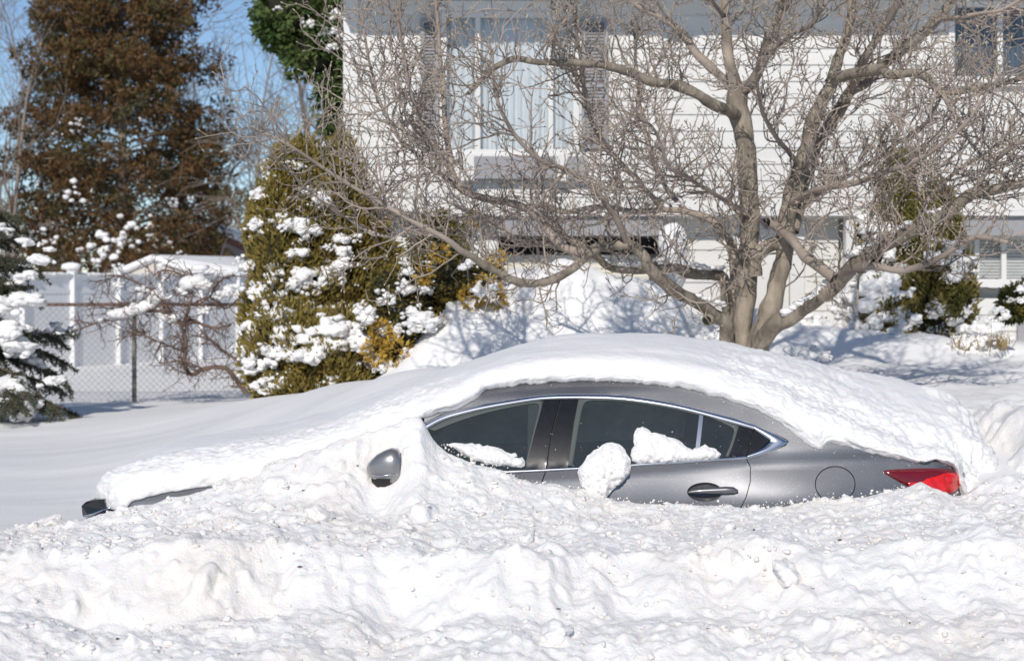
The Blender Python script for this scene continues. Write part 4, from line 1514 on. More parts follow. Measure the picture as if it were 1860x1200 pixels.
class Lumps:
    """snow clumps gathered into one mesh"""
    def __init__(self, seed=1):
        self.V, self.F, self.n, self.rng = [], [], 0, np.random.default_rng(seed)

    def add(self, c, r, sub=3, rough=.28, yaw=None, tilt=.3):
        v, f = ico(sub)
        rng = self.rng
        o = rng.uniform(0, 50, 3)
        nz = fbm(v[:, 0] * 1.9 + o[0], v[:, 1] * 1.9 + o[1], v[:, 2] * 1.9 + o[2], 3, 3, .65)
        w = v * (1 + rough * nz)[:, None] * np.array(r)
        a = rng.uniform(0, 6.28) if yaw is None else yaw
        b = rng.uniform(-tilt, tilt)
        ca, sa, cb, sb = math.cos(a), math.sin(a), math.cos(b), math.sin(b)
        w = w @ np.array([[1, 0, 0], [0, cb, sb], [0, -sb, cb]]) @ np.array([[ca, sa, 0], [-sa, ca, 0], [0, 0, 1]])
        self.V.append(w + np.array(c))
        self.F.append(f + self.n)
        self.n += len(v)

    def cluster(self, c, R, n, sub=2, flat=.75):
        """a ragged cauliflower of small clots, domed towards the street and draped downwards"""
        rng = self.rng
        c = np.array(c)
        R = R * .78
        if R > .05:                                       # the body of the clump
            for _ in range(3 + int(R > .1)):
                r = R * rng.uniform(.34, .55)
                self.add(c + np.array([rng.normal() * .42, .15 + .1 * rng.normal(), rng.normal() * .26]) * R, (r * rng.uniform(1.0, 1.5), r * .8, r * rng.uniform(.55, .9)), 3, .40)
        m = int(n * 1.5) + 2
        for _ in range(m):
            a, q = rng.uniform(0, 6.28), .45 + .6 * rng.random()
            dx, dz = R * q * math.cos(a) * 1.15, R * q * math.sin(a) * .8
            dx += R * .2 * rng.normal()
            r = R * rng.uniform(.14, .34) * (1.2 - .5 * q)
            dy = R * .6 * (q * q) + R * .10 * rng.normal() + .15 * dz
            self.add(c + np.array([dx, dy, dz]), (r * rng.uniform(.8, 1.5), r * 1.05, r * rng.uniform(.6, 1.15)), sub, .42)

    def slab(self, c, R):
        """a smooth heavy load lying over a bough"""
        rng = self.rng
        c = np.array(c)
        for _ in range(4):
            r = R * rng.uniform(.55, .85)
            self.add(c + rng.normal(size=3) * R * np.array([.38, .25, .16]), (r * 1.25, r, r * .5), 3, .33, tilt=.5)
        for _ in range(5):
            r = R * rng.uniform(.15, .3)
            self.add(c + rng.normal(size=3) * R * np.array([.7, .3, .3]) - np.array([0, 0, .2 * R]), (r * 1.2, r, r * .8), 2, .4)

    def build(self, name, mat, parent=None, **tags):
        if not self.V:
            return None
        return link(name, mesh_np(name, np.vstack(self.V), np.vstack(self.F)), mat, parent, **tags)


def sprays(rng, pos, dirs, L, W, jit=.35):
    """a small pointed leaf face per position; returns vertices and quads"""
    n = len(pos)
    d = dirs + rng.normal(size=(n, 3)) * jit
    d /= np.linalg.norm(d, axis=1, keepdims=True) + 1e-9
    s = np.cross(d, rng.normal(size=(n, 3)))
    s /= np.linalg.norm(s, axis=1, keepdims=True) + 1e-9
    l = (L * rng.uniform(.6, 1.35, n))[:, None]
    w = (W * rng.uniform(.6, 1.3, n))[:, None]
    v = np.stack([pos, pos + d * l * .45 + s * w * .5, pos + d * l, pos + d * l * .45 - s * w * .5], 1)
    i = np.arange(n * 4).reshape(n, 4)
    return v.reshape(-1, 3), i


def lobes_from_px(lst, Y):
    """(px, py, half width px, half height px, depth shift, half depth m) -> world ellipsoids"""
    out = []
    for (px, py, rx, ry, dy, rd) in lst:
        y = Y + dy
        x, _, z = P(px, py, y)
        s = y / FPX
        out.append((x, y, z, rx * s, rd, ry * s))
    return np.array(out)


def sample_lobes(rng, lobes, n, lo=.75, hi=1.05, noise=.16, freq=2.2, seed=1, inner=.62):
    area = (lobes[:, 3] * lobes[:, 5] + lobes[:, 3] * lobes[:, 4] + lobes[:, 4] * lobes[:, 5])
    k = rng.choice(len(lobes), n, p=area / area.sum())
    u = rng.normal(size=(n, 3))
    u[:, 1] -= .25 * np.abs(rng.normal(size=n))            # a little denser on the street side
    u /= np.linalg.norm(u, axis=1, keepdims=True)
    L = lobes[k]
    q = u * rng.uniform(lo, hi, n)[:, None]
    p = L[:, :3] + q * L[:, 3:]
    p = L[:, :3] + q * L[:, 3:] * (1 + noise * fbm(p[:, 0] * freq, p[:, 1] * freq, p[:, 2] * freq, 3, seed))[:, None]
    nrm = u / L[:, 3:]
    nrm /= np.linalg.norm(nrm, axis=1, keepdims=True)
    ok = np.ones(n, bool)
    for m in range(len(lobes)):
        qq = (((p - lobes[m, :3]) / lobes[m, 3:]) ** 2).sum(1)
        ok &= ~((qq < inner) & (k != m))
    return p[ok], nrm[ok]


def front_of(lobes, px, py, sink=.35):
    """the point nearest the street where the line through px, py meets the foliage, or None"""
    d = np.array([(px - CX) / FPX, 1.0, -(py - HY) / FPX])
    o = np.array([0, 0, CAMH])
    best = None
    for m in lobes:
        a = d / m[3:]
        b = (o - m[:3]) / m[3:]
        A, B, C = a @ a, 2 * a @ b, b @ b - .94
        D = B * B - 4 * A * C
        if D > 0:
            t = (-B - math.sqrt(D)) / (2 * A)
            best = t if best is None else min(best, t)
    return None if best is None else o + d * best


def front_spots(lobes, lst, Y):
    out = []
    for (px, py, r, k) in lst:
        c = front_of(lobes, px, py)
        if c is None:
            c = np.array(P(px, py, Y))
        out.append((c - np.array([0, .22 * r / FPX * Y, 0]), 1.15 * r / FPX * Y, k))
    return out


def leafy(name, lobes, n, cols, L, W, seed, parent, dirf, scale=3.0, jit=.4, core=None, mname=None, thin=0.0, tfreq=3.0):
    rng = np.random.default_rng(seed)
    p, nr = sample_lobes(rng, lobes, n, seed=seed, noise=.22, freq=3.6, lo=.72, hi=1.08)
    if thin:                                             # holes in the crown
        keep = fbm(p[:, 0] * tfreq, p[:, 1] * tfreq, p[:, 2] * tfreq, 3, seed + 5) > thin
        p, nr = p[keep], nr[keep]
    v, f = sprays(rng, p, dirf(nr), L, W, jit)
    o = link(name, mesh_np(name, v, f, smooth=False), mat_leaf(mname or name, cols, scale), parent)
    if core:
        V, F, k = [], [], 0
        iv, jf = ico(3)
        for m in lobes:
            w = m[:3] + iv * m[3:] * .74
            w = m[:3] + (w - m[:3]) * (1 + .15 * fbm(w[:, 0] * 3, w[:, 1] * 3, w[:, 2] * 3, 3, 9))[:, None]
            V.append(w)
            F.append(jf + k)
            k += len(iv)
        link('shade_core', mesh_np('shade_core', np.vstack(V), np.vstack(F)), core, parent)  # solid lumps stop the view through; their darkness is painted shade
    return o


def snow_on(name, lobes, n, seed, parent, R=(.06, .16), spots=(), front=.6, blobs=(3, 7)):
    rng = np.random.default_rng(seed)
    lm = Lumps(seed)
    p, nr = sample_lobes(rng, lobes, n * 6, lo=.96, hi=1.06, seed=seed)
    ok = (nr[:, 2] > -.25) & (nr[:, 1] < front)
    p = p[ok][:n]
    for c in p:
        R0 = R[0] + (R[1] - R[0]) * rng.random() ** 2.2
        lm.cluster(c, R0, rng.integers(*blobs), 2 if R0 > .06 else 1)
    for (c, r, k) in spots:
        lm.cluster(c, r, k)
    return lm.build(name, M['snow_clump'], parent, kind='stuff')


UP_OUT = lambda nr: nr * .7 + np.array([0, 0, .8])
OUT_DOWN = lambda nr: nr * .9 + np.array([0, 0, -.15])
M['bark'] = mat_plain('gray_bark', (0.26, 0.22, 0.172), rough=0.9, var=0.5, scale=9, bump=0.02, bscale=26, stretch=(1, 1, .45))
M['twig'] = mat_plain('twig_bark', (0.33, 0.27, 0.225), rough=0.85, var=0.45, scale=2.2)
M['bud'] = mat_plain('bud', (0.42, 0.36, 0.27), rough=0.8, var=0.2)
M['dark_core'] = mat_plain('inner_shade', (0.022, 0.022, 0.012), rough=1.0)  # near-black paints the shade inside crowns and the limb hollow
M['brown_twig'] = mat_plain('brown_twig', (0.17, 0.112, 0.085), rough=0.85, var=0.25, scale=5)
M['far_twig'] = mat_plain('far_twig', (0.23, 0.19, 0.16), rough=0.9, var=0.2)

# ------------------------------------------------------------------ the bare magnolia in the yard
TY = 15.4
LIMBS = [   # points (px, py, depth shift), width px at start and end, twig density
    ([(1350, 660, 0), (1347, 604, 0), (1353, 560, .0), (1356, 523, .05), (1358, 453, .1), (1360, 383, .1), (1358, 330, .1), (1354, 270, .1), (1342, 205, .1), (1340, 165, .1)], 44, 46, .35),
    ([(1340, 165, .1), (1328, 120, .2), (1322, 80, .3), (1318, 30, .4), (1322, -40, .6)], 30, 18, 1),
    ([(1342, 170, .1), (1366, 150, 0), (1388, 112, -.1), (1405, 60, -.3), (1420, 10, -.4), (1425, -50, -.6)], 28, 15, 1),
    ([(1368, 665, -.1), (1376, 625, -.1), (1390, 580, -.1), (1405, 545, -.1), (1416, 500, -.1), (1424, 462, -.1), (1430, 405, -.1), (1436, 355, -.1), (1455, 300, -.1), (1473, 232, -.1), (1496, 182, -.1), (1510, 148, -.1)], 50, 30, .4),
    ([(1510, 148, -.1), (1520, 110, .1), (1536, 72, .2), (1546, 25, .4), (1552, -40, .5)], 26, 16, 1),
    ([(1440, 420, -.05), (1462, 330, .15), (1482, 268, .2), (1512, 222, .2), (1545, 168, .2), (1578, 146, .2), (1627, 98, .25), (1668, 68, .4), (1706, 32, .5), (1735, -10, .6)], 30, 22, .8),
    ([(1545, 168, .2), (1560, 130, 0), (1573, 102, -.2), (1598, 62, -.3), (1627, 12, -.5), (1640, -40, -.6)], 24, 15, 1),
    ([(1510, 142, -.1), (1555, 132, -.4), (1598, 126, -.6), (1616, 138, -.7), (1654, 133, -.8), (1684, 144, -.9), (1711, 168, -1.0), (1767, 160, -1.1), (1830, 150, -1.2), (1900, 130, -1.3)], 26, 9, 1.3),
    ([(1372, 632, -.1), (1390, 612, -.2), (1413, 588, -.3), (1460, 560, -.5), (1507, 528, -.7), (1528, 505, -.8), (1553, 478, -.9), (1587, 456, -1.0), (1667, 415, -1.3), (1717, 393, -1.4), (1761, 356, -1.5), (1809, 342, -1.6), (1870, 330, -1.8), (1940, 322, -1.9)], 40, 16, .8),
    ([(1405, 408, -.1), (1437, 437, -.4), (1460, 464, -.6), (1485, 482, -.75), (1512, 505, -.85)], 20, 24, .5),
    ([(1530, 503, -.8), (1545, 489, -1.0), (1580, 484, -1.2), (1640, 489, -1.4), (1700, 470, -1.6), (1770, 430, -1.7), (1840, 440, -1.9)], 22, 8, 1),
    ([(1372, 500, -.02), (1370, 472, -.05), (1380, 458, -.1), (1408, 444, -.1), (1424, 436, -.1)], 32, 30, .2),
    ([(1322, 655, -.1), (1320, 617, -.1), (1316, 585, -.2), (1292, 568, -.3), (1262, 549, -.45), (1230, 531, -.6), (1203, 509, -.75), (1180, 484, -.85), (1165, 462, -.9), (1143, 444, -.95), (1099, 447, -1.0), (1065, 462, -1.1), (1033, 491, -1.2),
      (983, 511, -1.3), (934, 508, -1.4), (896, 488, -1.5), (844, 459, -1.6)], 33, 14, .8),
    ([(1326, 640, .1), (1322, 560, .2), (1312, 505, .2), (1285, 500, .1), (1250, 497, .0), (1227, 486, -.1), (1195, 487, -.2), (1157, 492, -.3), (1105, 486, -.4), (1084, 468, -.5), (1050, 440, -.6), (1000, 420, -.8)], 28, 12, .7),
    ([(1338, 600, .3), (1334, 523, .4), (1330, 449, .4), (1311, 423, .4), (1285, 397, .4), (1250, 386, .5), (1203, 379, .5), (1150, 384, .6), (1090, 378, .7), (1020, 385, .8), (960, 372, .9)], 22, 9, 1),
    ([(1345, 215, .1), (1310, 195, -.2), (1271, 174, -.4), (1230, 156, -.5), (1180, 145, -.7), (1142, 130, -.8), (1105, 120, -.9), (1055, 117, -1.0), (980, 112, -1.2), (930, 108, -1.3), (880, 140, -1.4), (850, 170, -1.5)], 26, 9, 1.2),
    ([(1336, 170, .2), (1317, 145, .4), (1271, 106, .7), (1237, 60, .9), (1202, 34, 1.0), (1160, 10, 1.1), (1120, -20, 1.2)], 24, 12, 1.1),
    ([(1065, 462, -1.1), (1033, 455, -1.1), (1006, 432, -1.1), (989, 409, -1.1), (951, 377, -1.2), (900, 362, -1.3), (845, 350, -1.4), (826, 320, -1.4), (814, 273, -1.4), (806, 227, -1.3), (803, 140, -1.2), (796, 35, -1.0), (790, -30, -1.0)], 20, 8, 1.1),
    ([(845, 350, -1.4), (800, 318, -1.2), (755, 280, -1.0), (715, 235, -.8), (690, 180, -.6), (670, 100, -.5), (655, 20, -.4)], 11, 5, 1.5),
    ([(844, 459, -1.6), (800, 430, -1.7), (740, 395, -1.8), (680, 360, -1.8), (620, 325, -1.9), (560, 285, -1.9), (500, 252, -2.0), (455, 228, -2.0)], 13, 4, 1.6),
    ([(800, 430, -1.7), (760, 420, -1.5), (700, 430, -1.3), (640, 400, -1.2), (600, 370, -1.1)], 10, 4, 1.5),
    ([(826, 320, -1.4), (780, 250, -1.6), (750, 180, -1.7), (735, 100, -1.8), (720, 20, -1.9)], 9, 5, 1.5),
    ([(1203, 379, .5), (1160, 330, .2), (1120, 290, 0), (1080, 230, -.3), (1060, 160, -.5), (1050, 80, -.6), (1045, 0, -.8)], 14, 6, 1.5),
    ([(1143, 444, -.95), (1120, 400, -1.2), (1085, 350, -1.4), (1030, 310, -1.6), (980, 290, -1.8), (930, 240, -1.9), (905, 180, -2.0), (890, 90, -2.1)], 14, 5, 1.5),
    ([(1084, 468, -.5), (1010, 450, -.2), (950, 440, .2), (900, 400, .5), (860, 390, .8), (800, 360, 1.0)], 12, 5, 1.5),
    ([(1250, 386, .5), (1210, 340, .9), (1180, 270, 1.2), (1165, 200, 1.4), (1155, 120, 1.5), (1150, 40, 1.6)], 14, 6, 1.4),
    ([(1360, 390, .1), (1310, 360, -.6), (1260, 330, -1.1), (1215, 300, -1.5), (1190, 240, -1.8), (1150, 210, -2.0)], 12, 5, 1.5),
    ([(1455, 300, -.1), (1410, 250, -.5), (1385, 200, -.9), (1375, 130, -1.2), (1390, 60, -1.5)], 12, 5, 1.4),
    ([(1436, 365, -.1), (1490, 345, -.7), (1560, 330, -1.2), (1640, 300, -1.6), (1710, 260, -1.9), (1770, 200, -2.1), (1820, 130, -2.3)], 16, 6, 1.4),
    ([(1430, 400, .0), (1490, 350, .6), (1560, 310, 1.1), (1630, 260, 1.4), (1690, 210, 1.6), (1740, 120, 1.9)], 14, 6, 1.3),
    ([(1667, 415, -1.3), (1690, 360, -1.0), (1740, 310, -.7), (1800, 270, -.5), (1870, 200, -.3)], 12, 5, 1.5),
    ([(1761, 356, -1.5), (1800, 300, -1.7), (1850, 260, -1.9), (1900, 220, -2.0)], 10, 5, 1.5),
    ([(1555, 560, -.9), (1562, 480, -.9), (1580, 400, -.9), (1600, 320, -.95), (1640, 220, -1.0), (1655, 150, -1.0)], 5, 6, .8),
    ([(1711, 168, -1.0), (1740, 220, -1.2), (1780, 280, -1.4), (1840, 330, -1.5)], 10, 5, 1.2),
    ([(1735, -10, .6), (1760, -40, .6), (1800, -90, .7)], 16, 8, 1),
    ([(1706, 34, .5), (1760, 30, .2), (1810, 20, 0), (1870, -10, -.2)], 12, 6, 1.4),
    ([(1318, 30, .4), (1290, 0, .2), (1250, -30, .1)], 12, 6, 1.4), ([(1388, 112, -.1), (1430, 70, -.5), (1480, 40, -.8), (1500, -20, -1)], 12, 6, 1.4),
]


def build_magnolia():
    rng = np.random.default_rng(2024)
    t = empty('bare_tree', P(1360, 640, TY))
    tag(t, 'bare gray magnolia tree with spreading crooked limbs before the house', 'tree')
    trunk, branch, twig, bud = Tubes(), Tubes(), Tubes(), Tubes()
    sub = []
    ctr = np.array(P(1370, 330, TY))
    for li, (pts, w0, w1, dens) in enumerate(LIMBS):
        q = np.array([P(px, py, TY + d) for px, py, d in pts])
        n = len(q)
        rad = np.linspace(w0, w1, n) / 2 / FPX * TY * .83
        q = np.c_[q, rad]
        s = smooth_path(q, .05)
        s[1:, :3] += .012 * np.c_[vnoise(s[1:, 0] * 6, s[1:, 2] * 6, li, 1), vnoise(s[1:, 0] * 6, s[1:, 2] * 6, li, 2), vnoise(s[1:, 0] * 6, s[1:, 2] * 6, li, 3)]
        kn = s[:, 3] * (1 + .09 * vnoise(np.arange(len(s)) * .35, li, 0, 8) + .06 * vnoise(np.arange(len(s)) * 1.1, li, 0, 9))
        big = w0 > 24
        (trunk if big else branch).add(s[:, :3], kn, 14 if big else 8)
        ln = np.r_[0, np.cumsum(np.linalg.norm(np.diff(s[:, :3], axis=0), axis=1))]
        step = .078 / dens
        a = ln[-1] * (.10 if w0 < 24 else .25)
        while a < ln[-1]:
            i = min(np.searchsorted(ln, a), len(s) - 2)
            tang = s[i + 1, :3] - s[i, :3]
            tang /= np.linalg.norm(tang) + 1e-9
            sub.append((s[i, :3], tang, s[i, 3], min(1.0, .45 + (ln[-1] - a) / 1.2)))
            a += step * rng.uniform(.5, 1.6)
        sub.append((s[-1, :3], (s[-1, :3] - s[-4, :3]) / .2, s[-1, 3], 1.0))
    tw = 0
    for (p, tang, r, k) in sub:
        out = p - ctr
        out[2] *= .4
        out /= np.linalg.norm(out) + 1e-6
        d = rng.normal(size=3)
        d -= tang * (d @ tang)
        d /= np.linalg.norm(d) + 1e-9
        d = d * .9 + tang * .35 + out * .25 + np.array([0, 0, .30])
        L = rng.uniform(.28, .95) * k
        sp = grow(rng, p, d, L, .06, .20, .05)
        r0 = min(r * .6, rng.uniform(.006, .0105))
        branch.add(sp, np.linspace(r0, .0042, len(sp)), 5)
        m = len(sp)
        for j in range(1, m):
            if rng.random() < .64:
                tg = sp[j] - sp[j - 1]
                tg /= np.linalg.norm(tg) + 1e-9
                e = rng.normal(size=3)
                e -= tg * (e @ tg)
                e /= np.linalg.norm(e) + 1e-9
                e = e * .85 + tg * .6 + np.array([0, 0, .25])
                l2 = rng.uniform(.08, .34)
                s2 = grow(rng, sp[j], e, l2, .045, .24, .07)
                twig.add(s2, np.linspace(.0045, .0026, len(s2)), 4)
                tw += 1
                ends = [s2]
                for jj in range(1, len(s2)):
                    if rng.random() < .34:
                        e2 = rng.normal(size=3) * .8 + (s2[jj] - s2[jj - 1]) * 16 + np.array([0, 0, .3])
                        s3 = grow(rng, s2[jj], e2, rng.uniform(.05, .14), .035, .22, .08)
                        twig.add(s3, np.linspace(.0032, .0023, len(s3)), 3)
                        ends.append(s3)
                for s3 in ends:
                    if rng.random() < .75:
                        dd = s3[-1] - s3[-2]
                        dd /= np.linalg.norm(dd) + 1e-9
                        e0 = s3[-1]
                        lb = rng.uniform(.016, .034)
                        bud.add(np.array([e0, e0 + dd * lb * .4, e0 + dd * lb]), np.array([.004, .0066, .001]), 5)
    trunk.build('trunk', M['bark'], t)
    branch.build('branches', M['twig'], t)
    twig.build('twigs', M['twig'], t)
    bud.build('buds', M['bud'], t)
    # snow along the tops of the low limbs
    lm = Lumps(5)
    for (ch, up) in (([(1425, 572, -.4), (1450, 556, -.5), (1480, 538, -.6), (1505, 516, -.7)], 9), ([(1540, 470, -.9), (1565, 455, -.95), (1590, 442, -1.0), (1620, 425, -1.1), (1650, 408, -1.2)], 8), ([(1690, 390, -1.3), (1712, 380, -1.4)], 6),
                     ([(1095, 473, -.4), (1120, 481, -.4), (1150, 483, -.3), (1180, 478, -.2), (1210, 474, -.1)], 6), ([(1255, 480, 0), (1280, 487, .1), (1305, 488, .2)], 8), ([(1270, 541, -.45), (1290, 546, -.4), (1312, 556, -.3)], 7), ([(1150, 372, .6), (1200, 369, .5), (1240, 375, .5)], 4)):
        pts = smooth_path(np.array([P(a, b, TY + c) for a, b, c in ch]), .035)
        for p in pts:
            r = up / FPX * TY * rng.uniform(.75, 1.15)
            lm.add(p + rng.normal(size=3) * .006 + np.array([0, -.02, .012]), (r * 1.3, r * 1.15, r * .6), 2, .18, tilt=.15)
    o = lm.build('limb_snow', M['snow_clump'], t, kind='stuff')
    for c in t.children:
        c.matrix_parent_inverse = Matrix.Translation(-t.location)
    # cut ring of a lost limb
    x, y, z = P(1283, 581, TY - .42)
    me = MB()
    me.tube([(x + .03, y + .02, z + .01), (x, y - .055, z)], [.05, .046], 16)
    k = me.build('limb_stub', M['bark'], t, smooth=True)
    k.matrix_parent_inverse = Matrix.Translation(-t.location)
    me = MB()
    me.tube([(x, y - .057, z), (x - .001, y - .060, z)], [.036, .034], 14)
    k2 = me.build('stub_hollow', M['dark_core'], k)


build_magnolia()
# ------------------------------------------------------------------ shrubs and evergreens
def keep(o):
    for c in o.children:
        c.matrix_parent_inverse = Matrix.Translation(-o.location)
    return o


def build_arborvitae():
    Y = 19.0
    t = empty('arborvitae', P(590, 720, Y))
    tag(t, 'tall olive-green arborvitae clump loaded with snow left of the house', 'shrub')
    lobes = lobes_from_px([(505, 500, 52, 190, 0, .38), (560, 480, 62, 200, .15, .42), (620, 520, 66, 190, .3, .45), (520, 640, 78, 88, -.2, .5), (600, 645, 92, 82, -.35, .55), (672, 650, 48, 62, -.3, .4),
                           (668, 500, 48, 140, .5, .42), (520, 360, 36, 85, .1, .26), (572, 350, 38, 90, .2, .28), (618, 330, 34, 85, .5, .28), (475, 600, 38, 100, .1, .28), (492, 420, 40, 100, .1, .3), (545, 335, 50, 72, .15, .3), (608, 318, 42, 66, .3, .3), (690, 570, 40, 90, .3, .35), (515, 295, 15, 32, .1, .12), (545, 700, 95, 40, -.3, .5), (640, 690, 62, 36, -.35, .45)], Y)
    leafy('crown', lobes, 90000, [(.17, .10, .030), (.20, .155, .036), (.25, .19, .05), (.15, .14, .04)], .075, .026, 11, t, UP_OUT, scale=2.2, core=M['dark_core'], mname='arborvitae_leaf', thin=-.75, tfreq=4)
    stems = Tubes()
    for px in (520, 575, 625):
        a = np.array(P(px, 725, Y))
        stems.add(np.array([a, a + (0, .05, .8), a + (.02, .08, 1.8)]), np.array([.05, .04, .02]), 8)
    stems.build('trunk', M['bark'], t)
    spots = front_spots(lobes, ((455, 480, 26, 6), (470, 530, 30, 8), (490, 300, 16, 5), (475, 350, 24, 7), (460, 600, 26, 7), (500, 570, 34, 9), (555, 420, 32, 9), (580, 360, 26, 8), (545, 510, 38, 11), (600, 500, 36, 9), (565, 640, 30, 8), (595, 605, 44, 12), (640, 625, 40, 11), (500, 640, 34, 9),
                            (640, 570, 30, 8), (660, 560, 26, 8), (520, 610, 30, 8), (690, 660, 24, 6), (470, 665, 34, 9), (470, 410, 22, 6), (535, 300, 18, 5), (590, 265, 14, 4), (520, 400, 26, 8), (620, 440, 26, 7), (480, 700, 26, 6), (630, 480, 24, 7), (560, 560, 28, 8), (510, 690, 20, 5), (600, 690, 16, 4), (450, 640, 20, 6), (530, 460, 22, 6), (610, 560, 20, 6), (500, 500, 18, 5)), Y)
    snow_on('snow_load', lobes, 300, 21, t, R=(.02, .085), spots=spots)
    keep(t)


def build_euonymus():
    Y = 18.3
    t = empty('euonymus_shrub', P(780, 660, Y))
    tag(t, 'yellow and green euonymus shrub with snow lumps beneath the magnolia', 'shrub')
    lobes = lobes_from_px([(755, 560, 62, 95, .2, .4), (820, 520, 62, 70, .3, .4), (880, 520, 40, 55, .3, .3), (725, 620, 40, 52, 0, .3), (800, 440, 55, 60, .5, .35), (700, 560, 36, 80, .3, .3)], Y)
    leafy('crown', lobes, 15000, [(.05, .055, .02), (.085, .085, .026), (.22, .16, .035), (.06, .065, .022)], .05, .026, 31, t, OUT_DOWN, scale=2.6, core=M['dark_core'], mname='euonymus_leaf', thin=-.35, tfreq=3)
    gold = lobes_from_px([(680, 640, 22, 22, -.35, .1), (720, 640, 26, 26, -.35, .15), (690, 600, 18, 18, -.3, .1), (885, 530, 26, 26, -.15, .15), (860, 540, 22, 20, -.2, .1), (800, 590, 14, 14, -.2, .1), (770, 500, 14, 16, -.3, .1), (905, 470, 12, 14, -.2, .1), (860, 400, 9, 12, -.2, .1), (800, 460, 16, 16, -.2, .1), (900, 545, 18, 16, -.2, .1)], Y)
    leafy('yellow_leaves', gold, 1600, [(.42, .25, .04), (.50, .32, .06), (.30, .22, .05)], .055, .032, 33, t, OUT_DOWN, scale=6, mname='gold_leaf')
    spots = front_spots(lobes, ((880, 525, 22, 8), (830, 560, 20, 6), (780, 520, 18, 5), (740, 520, 20, 6), (700, 600, 22, 6)), Y) + [(P(762, 572, Y - .45), 30 / FPX * Y, 14), (P(748, 590, Y - .45), 26 / FPX * Y, 12), (P(775, 590, Y - .45), 24 / FPX * Y, 10), (P(755, 640, Y - .4), 26 / FPX * Y, 10), (P(775, 650, Y - .4), 30 / FPX * Y, 10), (P(745, 665, Y - .4), 30 / FPX * Y, 8), (P(880, 525, Y - .45), 24 / FPX * Y, 8), (P(870, 430, Y), 14 / FPX * Y, 5), (P(830, 620, Y - .3), 20 / FPX * Y, 6), (P(700, 540, Y - .35), 20 / FPX * Y, 7), (P(660, 575, Y - .4), 26 / FPX * Y, 8), (P(700, 665, Y - .4), 24 / FPX * Y, 7), (P(850, 480, Y - .3), 18 / FPX * Y, 5)]
    snow_on('snow_load', lobes, 26, 37, t, R=(.03, .10), spots=spots)
    keep(t)


def build_right_shrubs():
    Y = 20.0
    t = empty('young_arborvitae', P(1660, 615, Y))
    tag(t, 'green arborvitae bent under snow to the right of the entry', 'shrub')
    lobes = lobes_from_px([(1640, 400, 30, 110, .3, .25), (1700, 520, 62, 95, .1, .42), (1610, 560, 46, 60, -.1, .35), (1680, 440, 44, 90, .2, .32), (1740, 550, 34, 60, -.05, .28), (1650, 560, 40, 70, .2, .35), (1590, 440, 26, 60, .3, .2), (1625, 340, 22, 60, .3, .18), (1705, 410, 34, 80, .2, .26)], Y)
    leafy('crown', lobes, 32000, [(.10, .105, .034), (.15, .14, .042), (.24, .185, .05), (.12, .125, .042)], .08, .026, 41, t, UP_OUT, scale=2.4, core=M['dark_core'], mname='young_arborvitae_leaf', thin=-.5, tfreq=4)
    st = Tubes()
    a = np.array(P(1660, 625, Y))
    st.add(np.array([a, a + (0, 0, .8)]), np.array([.05, .03]), 8)
    st.build('trunk', M['bark'], t)
    spots = front_spots(lobes, ((1725, 450, 26, 9), (1740, 470, 30, 10), (1700, 470, 24, 8), (1735, 500, 26, 9), (1640, 500, 40, 14), (1620, 520, 36, 12), (1590, 540, 40, 14), (1600, 590, 40, 14), (1570, 580, 36, 12), (1640, 580, 30, 10), (1755, 490, 20, 7), (1700, 560, 26, 9), (1660, 620, 40, 12),
              (1600, 420, 34, 12), (1580, 400, 28, 9), (1590, 460, 34, 12), (1570, 500, 34, 12), (1650, 430, 18, 5), (1740, 590, 24, 7), (1560, 540, 30, 10)), Y)
    snow_on('snow_load', lobes, 46, 47, t, R=(.03, .11), spots=spots)
    keep(t)
    Y2 = 19.4
    t = empty('low_evergreen', P(1845, 590, Y2))
    tag(t, 'low dark evergreen bough under the blind window at the edge', 'shrub')
    lobes = lobes_from_px([(1850, 550, 34, 30, 0, .2), (1890, 545, 40, 40, .1, .25), (1835, 565, 22, 18, -.1, .15)], Y2)
    leafy('crown', lobes, 5200, [(.02, .035, .012), (.05, .06, .016), (.14, .10, .02)], .07, .026, 51, t, OUT_DOWN, scale=3, core=M['dark_core'], mname='low_evergreen_leaf')
    snow_on('snow_load', lobes, 8, 52, t, R=(.04, .09), spots=[(P(1855, 525, Y2 - .2), 18 / FPX * Y2, 6)])
    keep(t)
    Y3 = 18.8
    t = empty('dry_grass_tuft', P(1790, 630, Y3))
    tag(t, 'snow-buried tuft of straw-yellow grass near the house corner', 'grass tuft')
    rng = np.random.default_rng(5)
    st = Tubes()
    for k in range(44):
        left = k % 3 == 0
        a = np.array(P((1752 if left else 1812) + rng.normal() * 14, 632 + rng.normal() * 4, Y3 - .2 + rng.normal() * .1))
        L = rng.uniform(.10, .24)
        d = np.array([rng.normal() * .25 - (.1 if left else -.05), rng.normal() * .2 - .1, 1])
        s = grow(rng, a, d, L, .05, .1, -.12)
        st.add(s, np.linspace(.006, .002, len(s)), 3)
    st.build('stalks', mat_leaf('straw', [(.33, .22, .07), (.42, .27, .06), (.24, .17, .08)], 6), t)
    lm = Lumps(9)
    for (px, py, r, k) in ((1780, 600, 30, 9), (1800, 590, 34, 10), (1770, 620, 30, 8), (1825, 615, 20, 6), (1745, 620, 22, 6), (1815, 570, 22, 7)):
        lm.cluster(P(px, py, Y3), r / FPX * Y3, k)
    lm.build('snow_load', M['snow_clump'], t, kind='stuff')
    keep(t)


build_arborvitae()
build_euonymus()
build_right_shrubs()


